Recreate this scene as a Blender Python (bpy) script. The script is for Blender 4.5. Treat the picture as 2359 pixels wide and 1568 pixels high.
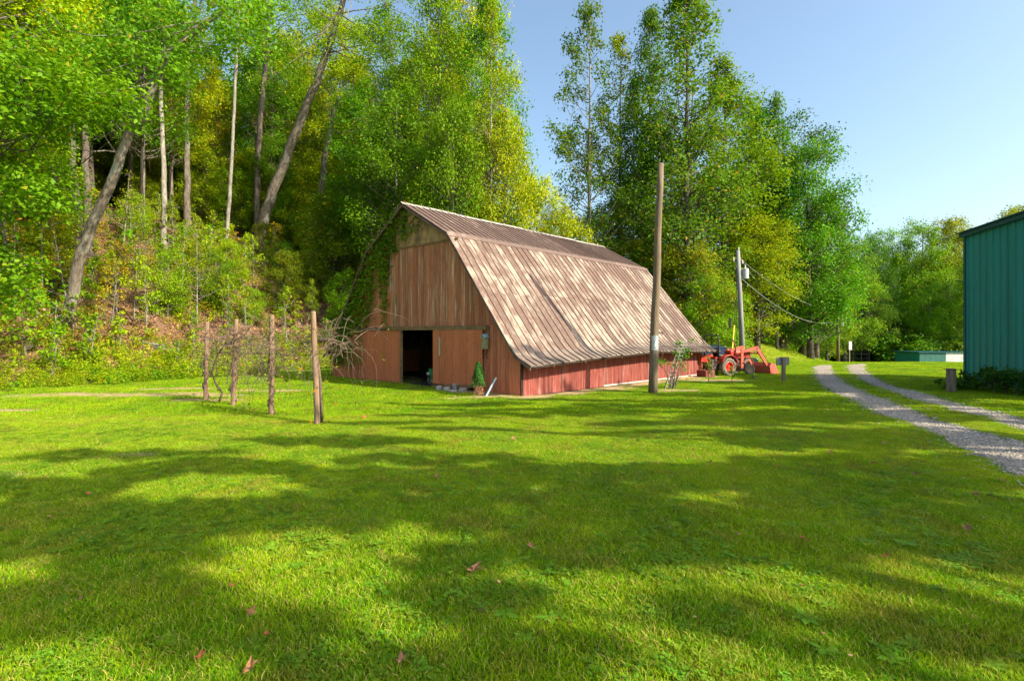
import bpy, math, random
import numpy as np
from mathutils import Vector, Matrix

random.seed(7)
RNG = np.random.default_rng(7)
scene = bpy.context.scene
for _o in list(bpy.data.objects):
    bpy.data.objects.remove(_o)
COL = scene.collection
PI = math.pi

# ------------------------------------------------------------------ camera, sky, sun, exposure
EYE = 1.9
FPX = 1179.5          # focal length in units of a 2359 px wide picture (18 mm on a 36 mm sensor)
CX, CY = 1179.5, 776.0
cam_data = bpy.data.cameras.new('camera')
cam_data.lens = 18.0
cam_data.sensor_width = 36.0
cam_data.shift_y = -8.0 / 2359.0
cam_data.clip_start = 0.05
cam_data.clip_end = 3000
cam = bpy.data.objects.new('camera', cam_data)
cam.location = (0, 0, EYE)
cam.rotation_euler = (math.radians(90), 0, 0)
COL.objects.link(cam)
scene.camera = cam

SUN_EL = math.radians(35.0)
SUN_H = (0.871, -0.492)                     # horizontal direction towards the sun
world = bpy.data.worlds.new('World')
scene.world = world
world.use_nodes = True
wn = world.node_tree.nodes
wl = world.node_tree.links
bg = wn['Background']
sky = wn.new('ShaderNodeTexSky')
sky.sky_type = 'NISHITA'
sky.sun_disc = False
sky.sun_elevation = SUN_EL
sky.sun_rotation = math.atan2(SUN_H[0], SUN_H[1])
sky.air_density = 1.0
sky.dust_density = 2.6
sky.ozone_density = 2.6
_wb = wn.new('ShaderNodeMix'); _wb.data_type = 'RGBA'; _wb.blend_type = 'MULTIPLY'; _wb.inputs[0].default_value = 1
wl.new(sky.outputs[0], _wb.inputs[6]); _wb.inputs[7].default_value = (1.12, 1.12, 1.0, 1)      # warm tint put into the sky colour as white balance
wl.new(_wb.outputs[2], bg.inputs[0])
bg.inputs[1].default_value = 0.15

sun_data = bpy.data.lights.new('sun', 'SUN')
sun_data.energy = 5.0
sun_data.angle = math.radians(0.53)
sun_data.color = (1.0, 0.90, 0.68)
sun = bpy.data.objects.new('sun', sun_data)
_d = Vector((SUN_H[0] * math.cos(SUN_EL), SUN_H[1] * math.cos(SUN_EL), math.sin(SUN_EL)))
sun.rotation_euler = _d.to_track_quat('Z', 'Y').to_euler()
sun.location = (30, -20, 40)
COL.objects.link(sun)

scene.view_settings.view_transform = 'Standard'
scene.view_settings.look = 'None'
scene.view_settings.gamma = 1
scene.view_settings.use_curve_mapping = False
scene.view_settings.exposure = 1.02
scene.render.engine = 'CYCLES'
scene.cycles.max_bounces = 6
scene.cycles.diffuse_bounces = 3
scene.cycles.glossy_bounces = 2
scene.cycles.transmission_bounces = 3
scene.cycles.use_denoising = True

# ------------------------------------------------------------------ helpers
def newmesh(name, v, f, mats=None, parent=None, smooth=False, attr=None, link=True, fmat=None):
    """v: list/array of verts. f: list of tuples or int array (n,k)."""
    me = bpy.data.meshes.new(name)
    if isinstance(f, np.ndarray):
        v = np.asarray(v, dtype=np.float32)
        n, k = f.shape
        me.vertices.add(len(v))
        me.vertices.foreach_set('co', v.ravel())
        me.loops.add(n * k)
        me.loops.foreach_set('vertex_index', f.astype(np.int32).ravel())
        me.polygons.add(n)
        me.polygons.foreach_set('loop_start', np.arange(0, n * k, k, dtype=np.int32))
        me.update(calc_edges=True)
        me.validate()
    else:
        me.from_pydata([tuple(map(float, p)) for p in v], [], f)
        me.update()
    if smooth:
        me.polygons.foreach_set('use_smooth', [True] * len(me.polygons))
    if mats is not None:
        for m in (mats if isinstance(mats, (list, tuple)) else [mats]):
            me.materials.append(m)
    if fmat is not None:
        me.polygons.foreach_set('material_index', fmat)
    if attr:
        for an, (dom, typ, dat) in attr.items():
            a = me.attributes.new(an, typ, dom)
            a.data.foreach_set('value' if typ == 'FLOAT' else 'vector', np.asarray(dat, dtype=np.float32).ravel())
    o = bpy.data.objects.new(name, me)
    if link:
        COL.objects.link(o)
    if parent is not None:
        o.parent = parent
    return o

class MB:
    """collects shapes for ONE mesh object"""
    def __init__(self):
        self.v = []; self.f = []; self.m = []; self.cur = 0
        self.M = Matrix.Identity(4)
    def add(self, vs, fs):
        b = len(self.v)
        self.v += [self.M @ Vector(p) for p in vs]
        self.f += [tuple(b + i for i in q) for q in fs]
        self.m += [self.cur] * len(fs)
        return self
    def box(self, c, s, rot=None):
        x, y, z = s[0] / 2, s[1] / 2, s[2] / 2
        vs = [Vector(p) for p in [(-x,-y,-z),(x,-y,-z),(x,y,-z),(-x,y,-z),(-x,-y,z),(x,-y,z),(x,y,z),(-x,y,z)]]
        if rot is not None:
            R = Matrix.Rotation(rot[0], 3, 'X'); R = Matrix.Rotation(rot[1], 3, 'Y') @ R; R = Matrix.Rotation(rot[2], 3, 'Z') @ R
            vs = [R @ p for p in vs]
        vs = [p + Vector(c) for p in vs]
        return self.add(vs, [(3,2,1,0),(4,5,6,7),(0,1,5,4),(1,2,6,5),(2,3,7,6),(3,0,4,7)])
    def hexa(self, p):
        return self.add(p, [(3,2,1,0),(4,5,6,7),(0,1,5,4),(1,2,6,5),(2,3,7,6),(3,0,4,7)])
    def tube(self, pts, r, n=8, cap=True):
        pts = [Vector(p) for p in pts]
        if not isinstance(r, (list, tuple, np.ndarray)):
            r = [r] * len(pts)
        vs = []; fs = []
        up = None
        for i, p in enumerate(pts):
            d = (pts[min(i+1, len(pts)-1)] - pts[max(i-1, 0)]).normalized()
            if up is None:
                a = Vector((0, 0, 1)) if abs(d.z) < 0.9 else Vector((1, 0, 0))
                up = (a - d * a.dot(d)).normalized()
            else:
                up = (up - d * up.dot(d))
                up = up.normalized() if up.length > 1e-6 else d.orthogonal().normalized()
            q = d.cross(up)
            for k in range(n):
                a = 2 * PI * k / n
                vs.append(p + (up * math.cos(a) + q * math.sin(a)) * r[i])
        for i in range(len(pts) - 1):
            for k in range(n):
                a = i * n + k; b = i * n + (k + 1) % n
                fs.append((a, b, b + n, a + n))
        if cap:
            fs.append(tuple(range(n))[::-1])
            fs.append(tuple(range((len(pts) - 1) * n, len(pts) * n)))
        return self.add(vs, fs)
    def prism(self, prof, axis, a, b):
        """closed 2D profile extruded along axis ('x','y','z') from a to b"""
        n = len(prof)
        def P(u, w, t):
            return {'x': (t, u, w), 'y': (u, t, w), 'z': (u, w, t)}[axis]
        vs = [P(u, w, a) for u, w in prof] + [P(u, w, b) for u, w in prof]
        fs = [(i, (i + 1) % n, n + (i + 1) % n, n + i) for i in range(n)]
        fs.append(tuple(range(n))[::-1]); fs.append(tuple(range(n, 2 * n)))
        return self.add(vs, fs)
    def lathe(self, prof, axis='z', c=(0, 0, 0), n=24):
        """open profile of (radius, height) turned round an axis"""
        vs = []; fs = []
        for r, h in prof:
            for k in range(n):
                a = 2 * PI * k / n
                p = {'z': (r*math.cos(a), r*math.sin(a), h), 'y': (r*math.cos(a), h, r*math.sin(a)), 'x': (h, r*math.cos(a), r*math.sin(a))}[axis]
                vs.append((p[0] + c[0], p[1] + c[1], p[2] + c[2]))
        for i in range(len(prof) - 1):
            for k in range(n):
                a = i * n + k; b = i * n + (k + 1) % n
                fs.append((a, b, b + n, a + n))
        return self.add(vs, fs)
    def build(self, name, mats, parent=None, smooth=False, bevel=0):
        o = newmesh(name, self.v, self.f, mats, parent, smooth, fmat=self.m if len(set(self.m)) > 1 else None)
        if bevel:
            b = o.modifiers.new('bevel', 'BEVEL'); b.width = bevel; b.segments = 2; b.limit_method = 'ANGLE'
        return o

def tag(o, label=None, cat=None, group=None, kind=None):
    if label: o['label'] = label
    if cat: o['category'] = cat
    if group: o['group'] = group
    if kind: o['kind'] = kind
    return o

def empty(name, loc=(0, 0, 0), rz=0, label=None, cat=None, group=None):
    o = bpy.data.objects.new(name, None)
    o.empty_display_size = 0.2
    COL.objects.link(o)
    o.location = loc
    o.rotation_euler = (0, 0, rz)
    return tag(o, label, cat, group)

def copy_tree(o, parent=None):
    c = o.copy()
    COL.objects.link(c)
    c.parent = parent
    for ch in [x for x in o.children]:
        copy_tree(ch, c)
    return c

# ------------------------------------------------------------------ materials
def _nt(name):
    m = bpy.data.materials.new(name)
    m.use_nodes = True
    nt = m.node_tree
    return m, nt, nt.nodes['Principled BSDF']

def mix(nt, fac, a, b):
    n = nt.nodes.new('ShaderNodeMix'); n.data_type = 'RGBA'
    if isinstance(fac, (int, float)): n.inputs[0].default_value = fac
    else: nt.links.new(fac, n.inputs[0])
    for i, s in ((6, a), (7, b)):
        if isinstance(s, tuple): n.inputs[i].default_value = (*s[:3], 1)
        else: nt.links.new(s, n.inputs[i])
    return n.outputs[2]

def ramp(nt, fac, lo, hi):
    n = nt.nodes.new('ShaderNodeMapRange')
    nt.links.new(fac, n.inputs[0])
    n.inputs[1].default_value = lo; n.inputs[2].default_value = hi
    return n.outputs[0]

def noise(nt, scale=5, detail=5, rough=0.6, stretch=(1, 1, 1), coord='Object', offset=None):
    if coord == 'World':
        g = nt.nodes.new('ShaderNodeNewGeometry'); src = g.outputs['Position']
    else:
        t = nt.nodes.new('ShaderNodeTexCoord'); src = t.outputs[coord]
    mp = nt.nodes.new('ShaderNodeMapping'); mp.inputs['Scale'].default_value = stretch
    nt.links.new(src, mp.inputs[0])
    if offset is not None:
        cx = nt.nodes.new('ShaderNodeVectorMath'); cx.operation = 'SCALE'
        cx.inputs[0].default_value = (37.0, 71.0, 13.0); nt.links.new(offset, cx.inputs['Scale'])
        ad = nt.nodes.new('ShaderNodeVectorMath'); ad.operation = 'ADD'
        nt.links.new(mp.outputs[0], ad.inputs[0]); nt.links.new(cx.outputs[0], ad.inputs[1]); v = ad.outputs[0]
    else:
        v = mp.outputs[0]
    n = nt.nodes.new('ShaderNodeTexNoise')
    n.inputs['Scale'].default_value = scale; n.inputs['Detail'].default_value = detail; n.inputs['Roughness'].default_value = rough
    nt.links.new(v, n.inputs['Vector'])
    return n.outputs[0]

def bump(nt, bsdf, h, strength=0.3, dist=0.02):
    b = nt.nodes.new('ShaderNodeBump'); b.inputs['Strength'].default_value = strength; b.inputs['Distance'].default_value = dist
    nt.links.new(h, b.inputs['Height']); nt.links.new(b.outputs[0], bsdf.inputs['Normal'])

def pmat(name, c1, c2=None, scale=6, rough=0.7, stretch=(1, 1, 1), lo=0.35, hi=0.65, metallic=0.0, bstr=0.2, bdist=0.01, rnd=0.0, c3=None, coord='Object', spec=0.3, fine=None):
    """two-tone worn surface; rnd: spread of brightness between separate pieces; c3: a third tone in blotches"""
    m, nt, p = _nt(name)
    oi = nt.nodes.new('ShaderNodeObjectInfo')
    h = noise(nt, scale, 8, 0.65, stretch, coord, oi.outputs['Random'] if rnd else None)
    col = mix(nt, ramp(nt, h, lo, hi), c1, c2 or c1)
    if c3:
        h3 = noise(nt, scale * 0.35, 6, 0.7, stretch, coord, oi.outputs['Random'] if rnd else None)
        col = mix(nt, ramp(nt, h3, 0.52, 0.66), col, c3)
    if fine:
        hf = noise(nt, fine, 3, 0.6, stretch, coord)
        mr = nt.nodes.new('ShaderNodeMapRange'); nt.links.new(hf, mr.inputs[0]); mr.inputs[1].default_value = .3; mr.inputs[2].default_value = .7
        mr.inputs[3].default_value = 0.65; mr.inputs[4].default_value = 1.25
        vm = nt.nodes.new('ShaderNodeVectorMath'); vm.operation = 'SCALE'; nt.links.new(col, vm.inputs[0]); nt.links.new(mr.outputs[0], vm.inputs['Scale']); col = vm.outputs[0]
    if rnd:
        mr = nt.nodes.new('ShaderNodeMapRange'); nt.links.new(oi.outputs['Random'], mr.inputs[0])
        mr.inputs[3].default_value = 1 - rnd; mr.inputs[4].default_value = 1 + rnd
        hs = nt.nodes.new('ShaderNodeHueSaturation'); nt.links.new(mr.outputs[0], hs.inputs['Value']); nt.links.new(col, hs.inputs['Color'])
        col = hs.outputs[0]
    nt.links.new(col, p.inputs['Base Color'])
    p.inputs['Roughness'].default_value = rough
    p.inputs['Metallic'].default_value = metallic
    p.inputs['Specular IOR Level'].default_value = spec
    if bstr: bump(nt, p, h, bstr, bdist)
    return m

def leafmat(name, c1, c2, c3=None, amt3=0.05, trans=0.35, obj_var=0.25, rough=0.55, patch=None):
    """foliage: each leaf its own tone (face attribute 'tone'), each plant its own cast; thin leaves let light through"""
    m, nt, p = _nt(name)
    at = nt.nodes.new('ShaderNodeAttribute'); at.attribute_name = 'tone'
    oi = nt.nodes.new('ShaderNodeObjectInfo')
    nz = noise(nt, 0.55, 2, 0.5, coord='World')
    s = nt.nodes.new('ShaderNodeMath'); s.operation = 'MULTIPLY_ADD'
    nt.links.new(at.outputs['Fac'], s.inputs[0]); s.inputs[1].default_value = 0.6
    s2 = nt.nodes.new('ShaderNodeMath'); s2.operation = 'MULTIPLY'; nt.links.new(ramp(nt, nz, .35, .65), s2.inputs[0]); s2.inputs[1].default_value = 0.4
    nt.links.new(s2.outputs[0], s.inputs[2])
    col = mix(nt, s.outputs[0], c1, c2)
    if patch:
        np_ = noise(nt, 1.3, 5, .65, coord='World'); pm = nt.nodes.new('ShaderNodeMath'); pm.operation = 'MULTIPLY'; pm.inputs[1].default_value = .75
        nt.links.new(ramp(nt, np_, .50, .68), pm.inputs[0]); col = mix(nt, pm.outputs[0], col, patch)
    if c3:
        # tones above a threshold turn
        th = nt.nodes.new('ShaderNodeMath'); th.operation = 'GREATER_THAN'; nt.links.new(at.outputs['Fac'], th.inputs[0]); th.inputs[1].default_value = 1 - amt3
        col = mix(nt, th.outputs[0], col, c3)
    hs = nt.nodes.new('ShaderNodeHueSaturation')
    mr = nt.nodes.new('ShaderNodeMapRange'); nt.links.new(oi.outputs['Random'], mr.inputs[0])
    mr.inputs[3].default_value = 1 - obj_var; mr.inputs[4].default_value = 1 + obj_var
    nt.links.new(mr.outputs[0], hs.inputs['Value'])
    mh = nt.nodes.new('ShaderNodeMapRange')
    f = nt.nodes.new('ShaderNodeMath'); f.operation = 'FRACT'; g = nt.nodes.new('ShaderNodeMath'); g.operation = 'MULTIPLY'
    nt.links.new(oi.outputs['Random'], g.inputs[0]); g.inputs[1].default_value = 7.3; nt.links.new(g.outputs[0], f.inputs[0])
    nt.links.new(f.outputs[0], mh.inputs[0]); mh.inputs[3].default_value = 0.5 - 0.03 * (obj_var / 0.25); mh.inputs[4].default_value = 0.5 + 0.008 * (obj_var / .25)
    nt.links.new(mh.outputs[0], hs.inputs['Hue'])
    nt.links.new(col, hs.inputs['Color'])
    nt.links.new(hs.outputs[0], p.inputs['Base Color'])
    p.inputs['Roughness'].default_value = rough
    p.inputs['Specular IOR Level'].default_value = 0.10
    tr = nt.nodes.new('ShaderNodeBsdfTranslucent')
    tc = nt.nodes.new('ShaderNodeMix'); tc.data_type = 'RGBA'; tc.blend_type = 'MULTIPLY'; tc.inputs[0].default_value = 1
    nt.links.new(hs.outputs[0], tc.inputs[6]); tc.inputs[7].default_value = (1.5, 1.45, 0.6, 1)
    nt.links.new(tc.outputs[2], tr.inputs[0])
    ms = nt.nodes.new('ShaderNodeMixShader'); ms.inputs[0].default_value = trans
    nt.links.new(p.outputs[0], ms.inputs[1]); nt.links.new(tr.outputs[0], ms.inputs[2])
    nt.links.new(ms.outputs[0], nt.nodes['Material Output'].inputs[0])
    return m

M = {}
M['leaf_bright'] = leafmat('leaf_bright', (0.065, 0.220, 0.006), (0.210, 0.400, 0.010), (0.34, 0.34, 0.02), 0.04)
M['leaf_yellow'] = leafmat('leaf_yellow', (0.140, 0.270, 0.005), (0.340, 0.430, 0.008), (0.45, 0.36, 0.02), 0.07)
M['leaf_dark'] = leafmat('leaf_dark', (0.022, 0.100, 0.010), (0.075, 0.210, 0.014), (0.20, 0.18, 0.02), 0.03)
M['leaf_mid'] = leafmat('leaf_mid', (0.048, 0.170, 0.008), (0.140, 0.310, 0.010), (0.28, 0.25, 0.02), 0.03)
M['leaf_olive'] = leafmat('leaf_olive', (0.035, 0.115, 0.010), (0.130, 0.240, 0.012), (0.26, 0.19, 0.02), 0.05)
M['leaf_autumn'] = leafmat('leaf_autumn', (0.090, 0.180, 0.008), (0.220, 0.280, 0.010), (0.42, 0.24, 0.02), 0.06)
M['leaf_shade'] = leafmat('leaf_shade', (0.030, 0.100, 0.008), (0.080, 0.200, 0.012), None, trans=0.08)
M['leaf_gold'] = leafmat('leaf_gold', (0.200, 0.190, 0.006), (0.400, 0.300, 0.010), (0.46, 0.22, 0.01), 0.1)
M['leaf_vine'] = leafmat('leaf_vine', (0.060, 0.210, 0.006), (0.180, 0.360, 0.010), (0.35, 0.15, 0.02), 0.10)
M['conifer'] = leafmat('conifer', (0.020, 0.110, 0.020), (0.060, 0.200, 0.030), None, trans=0.15, obj_var=0.1)
M['grass'] = leafmat('grass', (0.070, 0.245, 0.005), (0.310, 0.470, 0.006), (0.46, 0.40, 0.10), 0.07, patch=(0.24, 0.25, 0.03), trans=0.35, obj_var=0.35)
M['clover'] = leafmat('clover', (0.085, 0.215, 0.010), (0.160, 0.320, 0.022), None, trans=0.25, obj_var=0.3)
M['litter'] = leafmat('litter', (0.20, 0.095, 0.05), (0.40, 0.22, 0.13), (0.50, 0.33, 0.16), 0.2, trans=0.1, obj_var=0.2)
M['bark'] = pmat('bark', (0.07, 0.052, 0.04), (0.20, 0.165, 0.135), 9, 0.95, (1, 1, .22), .35, .68, bstr=.9, bdist=.04, rnd=.3, c3=(0.23, 0.23, 0.20))
M['bark_dark'] = pmat('bark_dark', (0.045, 0.035, 0.03), (0.15, 0.12, 0.10), 9, 0.95, (1, 1, .22), .35, .68, bstr=.9, bdist=.04, rnd=.3)
M['bark_pale'] = pmat('bark_pale', (0.10, 0.085, 0.07), (0.27, 0.245, 0.215), 7, 0.95, (1, 1, .3), .35, .65, bstr=.8, bdist=.03, rnd=.2, c3=(.11, .10, .08))
# ------------------------------------------------------------------ terrain
TOE = np.array([(-160, -30), (-40, 10), (-19, 18), (-15, 23.5), (-11.5, 30), (-4, 35), (6, 38), (14, 38.5), (20, 40), (26, 43.8), (34, 54), (46, 90), (60, 260)], float)

def toe_dist(x, y):
    x = np.asarray(x, float); y = np.asarray(y, float)
    best = np.full(x.shape, 1e9); sgn = np.ones(x.shape)
    for (ax, ay), (bx, by) in zip(TOE[:-1], TOE[1:]):
        dx, dy = bx - ax, by - ay
        t = np.clip(((x - ax) * dx + (y - ay) * dy) / (dx * dx + dy * dy), 0, 1)
        qx, qy = ax + t * dx, ay + t * dy
        d = np.hypot(x - qx, y - qy)
        c = dx * (y - ay) - dy * (x - ax)
        m = d < best - 1e-9
        best = np.where(m, d, best); sgn = np.where(m, np.sign(c), sgn)
    return best * sgn

def zfun(x, y):
    x = np.asarray(x, float); y = np.asarray(y, float)
    d = toe_dist(x, y)
    w = 4.0
    raw = np.where(d <= 0, 0, np.where(d < w, d * d / (2 * w), d - w / 2))
    sl = np.interp(x, [-20, -5, 5, 14, 20, 30], [.62, .52, .45, .42, .42, .36])
    cap = np.interp(x, [-5, 14, 24, 40], [30, 16, 9, 6])
    h = cap * (1 - np.exp(-raw * sl / cap))
    base = -0.047 * np.maximum(0, y - 37.0); base = np.maximum(base, -4.0)
    base = base * np.clip((x + 5) / 20, 0, 1) * np.clip(1 - d / 4, 0, 1)
    und = 0.03 * np.sin(x * .55 + 1.3) * np.sin(y * .47) + 0.02 * np.sin(x * 1.3 + y * .9)
    near = np.clip((np.hypot(x, y) - 2) / 6, 0, 1)
    rough = np.clip(d / 3, 0, 1) * (0.12 * np.sin(x * 1.7 + y * .6) + 0.09 * np.sin(y * 2.1 - x * .8) + 0.25 * np.sin(x * .31 + 2) * np.sin(y * .37))
    return h + base + und * near * np.clip((np.abs(x - 2) + np.abs(y - 22)) / 10, .15, 1) + rough

def zf(x, y):
    return float(zfun(np.array([x]), np.array([y]))[0])

def hit(px, py):
    """where the ray through a point of the photograph (2359 px wide) meets the ground"""
    Y = np.concatenate([np.arange(2.0, 60, .02), np.arange(60, 300, .1)])
    X = (px - CX) / FPX * Y
    Z = EYE - (py - CY) / FPX * Y
    g = zfun(X, Y)
    k = np.argmax(Z <= g)
    if Z[k] > g[k]: k = len(Y) - 1
    return float(X[k]), float(Y[k]), float(g[k])

def at(px, py, Y):
    return Vector(((px - CX) / FPX * Y, Y, EYE - (py - CY) / FPX * Y))

# barn frame: origin at the near corner, local x along the side wall, local y along the gable wall
BN = (0.458, 16.1); BA = math.radians(45.4)
BC, BS = math.cos(BA), math.sin(BA)
def barn_local(x, y):
    dx, dy = np.asarray(x) - BN[0], np.asarray(y) - BN[1]
    return dx * BC + dy * BS, -dx * BS + dy * BC
BL, BW = 12.7, 13.2

def trk(pts):
    out = []
    for X, Y in pts:
        dx = (2400 + X / 1.7426) / 1.3022; dy = (560 + Y / 1.7426) / 1.3022
        y = EYE * FPX / (dy - CY)
        out.append(((dx - CX) / FPX * y, y))
    return np.array(out)
T1L = trk([(60, 938), (65, 960), (80, 1000), (130, 1050), (230, 1100), (400, 1180), (600, 1260), (800, 1350), (950, 1430), (1100, 1500), (1200, 1545), (1500, 1700)])
T1R = trk([(165, 930), (172, 952), (190, 990), (250, 1035), (340, 1080), (520, 1145), (720, 1215), (920, 1275), (1050, 1310), (1171, 1340), (1300, 1372), (1700, 1480)])
T2L = trk([(235, 930), (245, 955), (280, 985), (340, 1020), (430, 1060), (600, 1115), (800, 1170), (1000, 1220), (1171, 1265), (1300, 1295), (1700, 1400)])
T2R = trk([(345, 924), (347, 950), (380, 990), (440, 1025), (530, 1055), (700, 1100), (860, 1142), (1050, 1185), (1171, 1215), (1300, 1245), (1700, 1330)])

def in_poly(x, y, poly):
    x = np.asarray(x); y = np.asarray(y); c = np.zeros(x.shape, bool)
    n = len(poly); j = n - 1
    for i in range(n):
        xi, yi = poly[i]; xj, yj = poly[j]
        if yi != yj:
            m = ((yi > y) != (yj > y)) & (x < (xj - xi) * (y - yi) / (yj - yi) + xi)
            c ^= m
        j = i
    return c
TP1 = np.vstack([T1L, T1R[::-1]]); TP2 = np.vstack([T2L, T2R[::-1]])
TPM = np.vstack([T1R, T2L[::-1]])

def vnoise(x, y, s, seed=0):
    """cheap smooth value noise 0..1"""
    r = np.random.default_rng(seed); g = r.random((64, 64))
    u = np.asarray(x) / s + 1000; v = np.asarray(y) / s + 1000
    i = np.floor(u).astype(int); j = np.floor(v).astype(int)
    a = u - i; b = v - j; a = a * a * (3 - 2 * a); b = b * b * (3 - 2 * b)
    i0, i1, j0, j1 = i % 64, (i + 1) % 64, j % 64, (j + 1) % 64
    return (g[i0, j0] * (1 - a) + g[i1, j0] * a) * (1 - b) + (g[i0, j1] * (1 - a) + g[i1, j1] * a) * b

DIRT = [(-14.4, 16.8, 3.6, 1.0), (-10.8, 16.6, 3.6, .8), (-12.5, 18.6, 2.5, .5), (-13.6, 13.2, 2.0, .45), (-8.0, 7.6, .9, .35), (-9.1, 15.2, 1.8, .6), (-16.5, 13.6, 2.6, .7), (-6.2, 8.2, 1.0, .28), (-7.4, 7.1, 1.1, .3), (-2.4, 4.6, .5, .1), (-3.0, 4.25, .35, .09), (5.7, 18.4, 1.3, .5), (8.8, 22.3, 2.5, .6), (-1.0, 16.0, 1.8, .45), (-9.0, 18.2, 2.5, .4)]
def dirt_mask(x, y):
    m = np.zeros(np.shape(x))
    for cx, cy, rx, ry in DIRT:
        q = np.hypot((x - cx) / rx, (y - cy) / ry)
        m = np.maximum(m, np.clip(1.35 - q, 0, 1))
    s, t = barn_local(x, y)
    ds = np.maximum(np.maximum(-s, s - BL), 0); dt = np.maximum(np.maximum(-t, t - BW), 0)
    d = np.hypot(ds, dt)
    m = np.maximum(m, np.clip(1.3 - d / 1.1, 0, 1) * np.where(t < 4, 1, .6))
    n = .6 * vnoise(x, y, .5, 3) + .4 * vnoise(x, y, .17, 4)
    return np.clip((m - .55 + (n - .5) * .9) * 3 + .3, 0, 1) * (m > 0)

def axis(lims):
    out = []
    for a, b, st in lims:
        out += list(np.arange(a, b, st))
    out.append(lims[-1][1])
    return np.array(out)
gx = axis([(-900, -120, 60), (-120, -40, 4), (-40, -20, 1), (-20, 22, .35), (22, 50, 1), (50, 130, 5), (130, 900, 70)])
gy = axis([(-400, -40, 60), (-40, 0, 2.5), (0, 2, .5), (2, 26, .35), (26, 60, .8), (60, 140, 4), (140, 900, 60)])
XX, YY = np.meshgrid(gx, gy)
ZZ = zfun(XX, YY)
nv = XX.size
I = np.arange(nv).reshape(XX.shape)
F = np.stack([I[:-1, :-1].ravel(), I[:-1, 1:].ravel(), I[1:, 1:].ravel(), I[1:, :-1].ravel()], 1)
V = np.stack([XX.ravel(), YY.ravel(), ZZ.ravel()], 1)
dd = toe_dist(XX, YY).ravel()
mound = np.clip((V[:, 0] - 13) / 3, 0, 1)
forest = np.clip((dd + .5 + 1.2 * (vnoise(V[:, 0], V[:, 1], 2.0, 1) - .5)) / 2.0, 0, 1) * (1 - mound) + mound * np.clip((dd - 9.5) / 2, 0, 1)
far = np.clip((V[:, 1] - 58) / 6, 0, 1) * np.clip((V[:, 0] - 20) / 5, 0, 1)
forest = np.maximum(forest, far)
green = np.clip((V[:, 0] - 13) / 5, 0, 1)
dry = np.clip(mound * np.clip(dd / 3 + .3, 0, 1), 0, 1)

def ground_material():
    m, nt, p = _nt('ground_soil_and_turf')
    def attr(n):
        a = nt.nodes.new('ShaderNodeAttribute'); a.attribute_name = n; return a.outputs['Fac']
    n1 = noise(nt, 0.35, 6, .6, coord='World'); n2 = noise(nt, 6, 6, .7, coord='World'); n3 = noise(nt, 38, 4, .7, coord='World')
    turf = mix(nt, ramp(nt, n2, .35, .65), (0.060, 0.190, 0.005), (0.190, 0.350, 0.006))
    turf = mix(nt, ramp(nt, n1, .45, .65), turf, (0.24, 0.35, 0.008))
    turf = mix(nt, ramp(nt, n3, .35, .75), (0.05, 0.09, 0.006), turf)
    dryc = mix(nt, ramp(nt, n2, .4, .6), (0.25, 0.22, 0.02), (0.20, 0.25, 0.015))
    dm = nt.nodes.new('ShaderNodeMath'); dm.operation = 'MULTIPLY'; nt.links.new(attr('dry'), dm.inputs[0]); nt.links.new(ramp(nt, n2, .3, .6), dm.inputs[1])
    col = mix(nt, dm.outputs[0], turf, dryc)
    lit = mix(nt, ramp(nt, n3, .35, .65), (0.07, 0.042, 0.025), (0.27, 0.16, 0.10))
    lit = mix(nt, ramp(nt, n2, .5, .7), lit, (0.17, 0.10, 0.055))
    lit = mix(nt, attr('green'), lit, mix(nt, ramp(nt, n2, .35, .65), (0.025, 0.06, 0.008), (0.07, 0.13, 0.012)))
    col = mix(nt, attr('forest'), col, lit)
    dirt = mix(nt, ramp(nt, n3, .3, .7), (0.30, 0.21, 0.10), (0.55, 0.42, 0.22))
    col = mix(nt, attr('dirt'), col, dirt)
    nt.links.new(col, p.inputs['Base Color'])
    p.inputs['Roughness'].default_value = 1; p.inputs['Specular IOR Level'].default_value = 0.1
    bump(nt, p, n3, .9, .05)
    return m
M['ground'] = ground_material()
g = newmesh('ground', V, F, M['ground'], smooth=True, attr={
    'forest': ('POINT', 'FLOAT', forest), 'dry': ('POINT', 'FLOAT', dry), 'green': ('POINT', 'FLOAT', green), 'dirt': ('POINT', 'FLOAT', dirt_mask(V[:, 0], V[:, 1]))})
tag(g, kind='structure')

# gravel wheel tracks
def track(name, L, R, seed):
    r = np.random.default_rng(seed)
    def resamp(P, n):
        d = np.r_[0, np.cumsum(np.hypot(*np.diff(P, axis=0).T))]
        t = np.linspace(0, 1, n) ** 1.0 * d[-1]
        return np.stack([np.interp(t, d, P[:, 0]), np.interp(t, d, P[:, 1])], 1)
    n = 170; k = 9
    a, b = resamp(L, n), resamp(R, n)
    rows = []
    ja = np.convolve(r.normal(0, .09, n + 4), np.ones(3) / 3, 'same')[:n]; jb = np.convolve(r.normal(0, .09, n + 4), np.ones(3) / 3, 'same')[:n]
    for i in range(n):
        u = np.linspace(0, 1, k)
        A = a[i] + (a[i] - b[i]) * ja[i]; B_ = b[i] + (b[i] - a[i]) * jb[i]
        P = A[None] * (1 - u[:, None]) + B_[None] * u[:, None]
        z = zfun(P[:, 0], P[:, 1]) + 0.014 - .02 * np.abs(u * 2 - 1) ** 6
        rows.append(np.c_[P, z])
    V = np.vstack(rows); I = np.arange(n * k).reshape(n, k)
    F = np.stack([I[:-1, :-1].ravel(), I[1:, :-1].ravel(), I[1:, 1:].ravel(), I[:-1, 1:].ravel()], 1)
    o = newmesh(name, V, F, M['gravel'], smooth=True)
    return tag(o, kind='structure')
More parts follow.
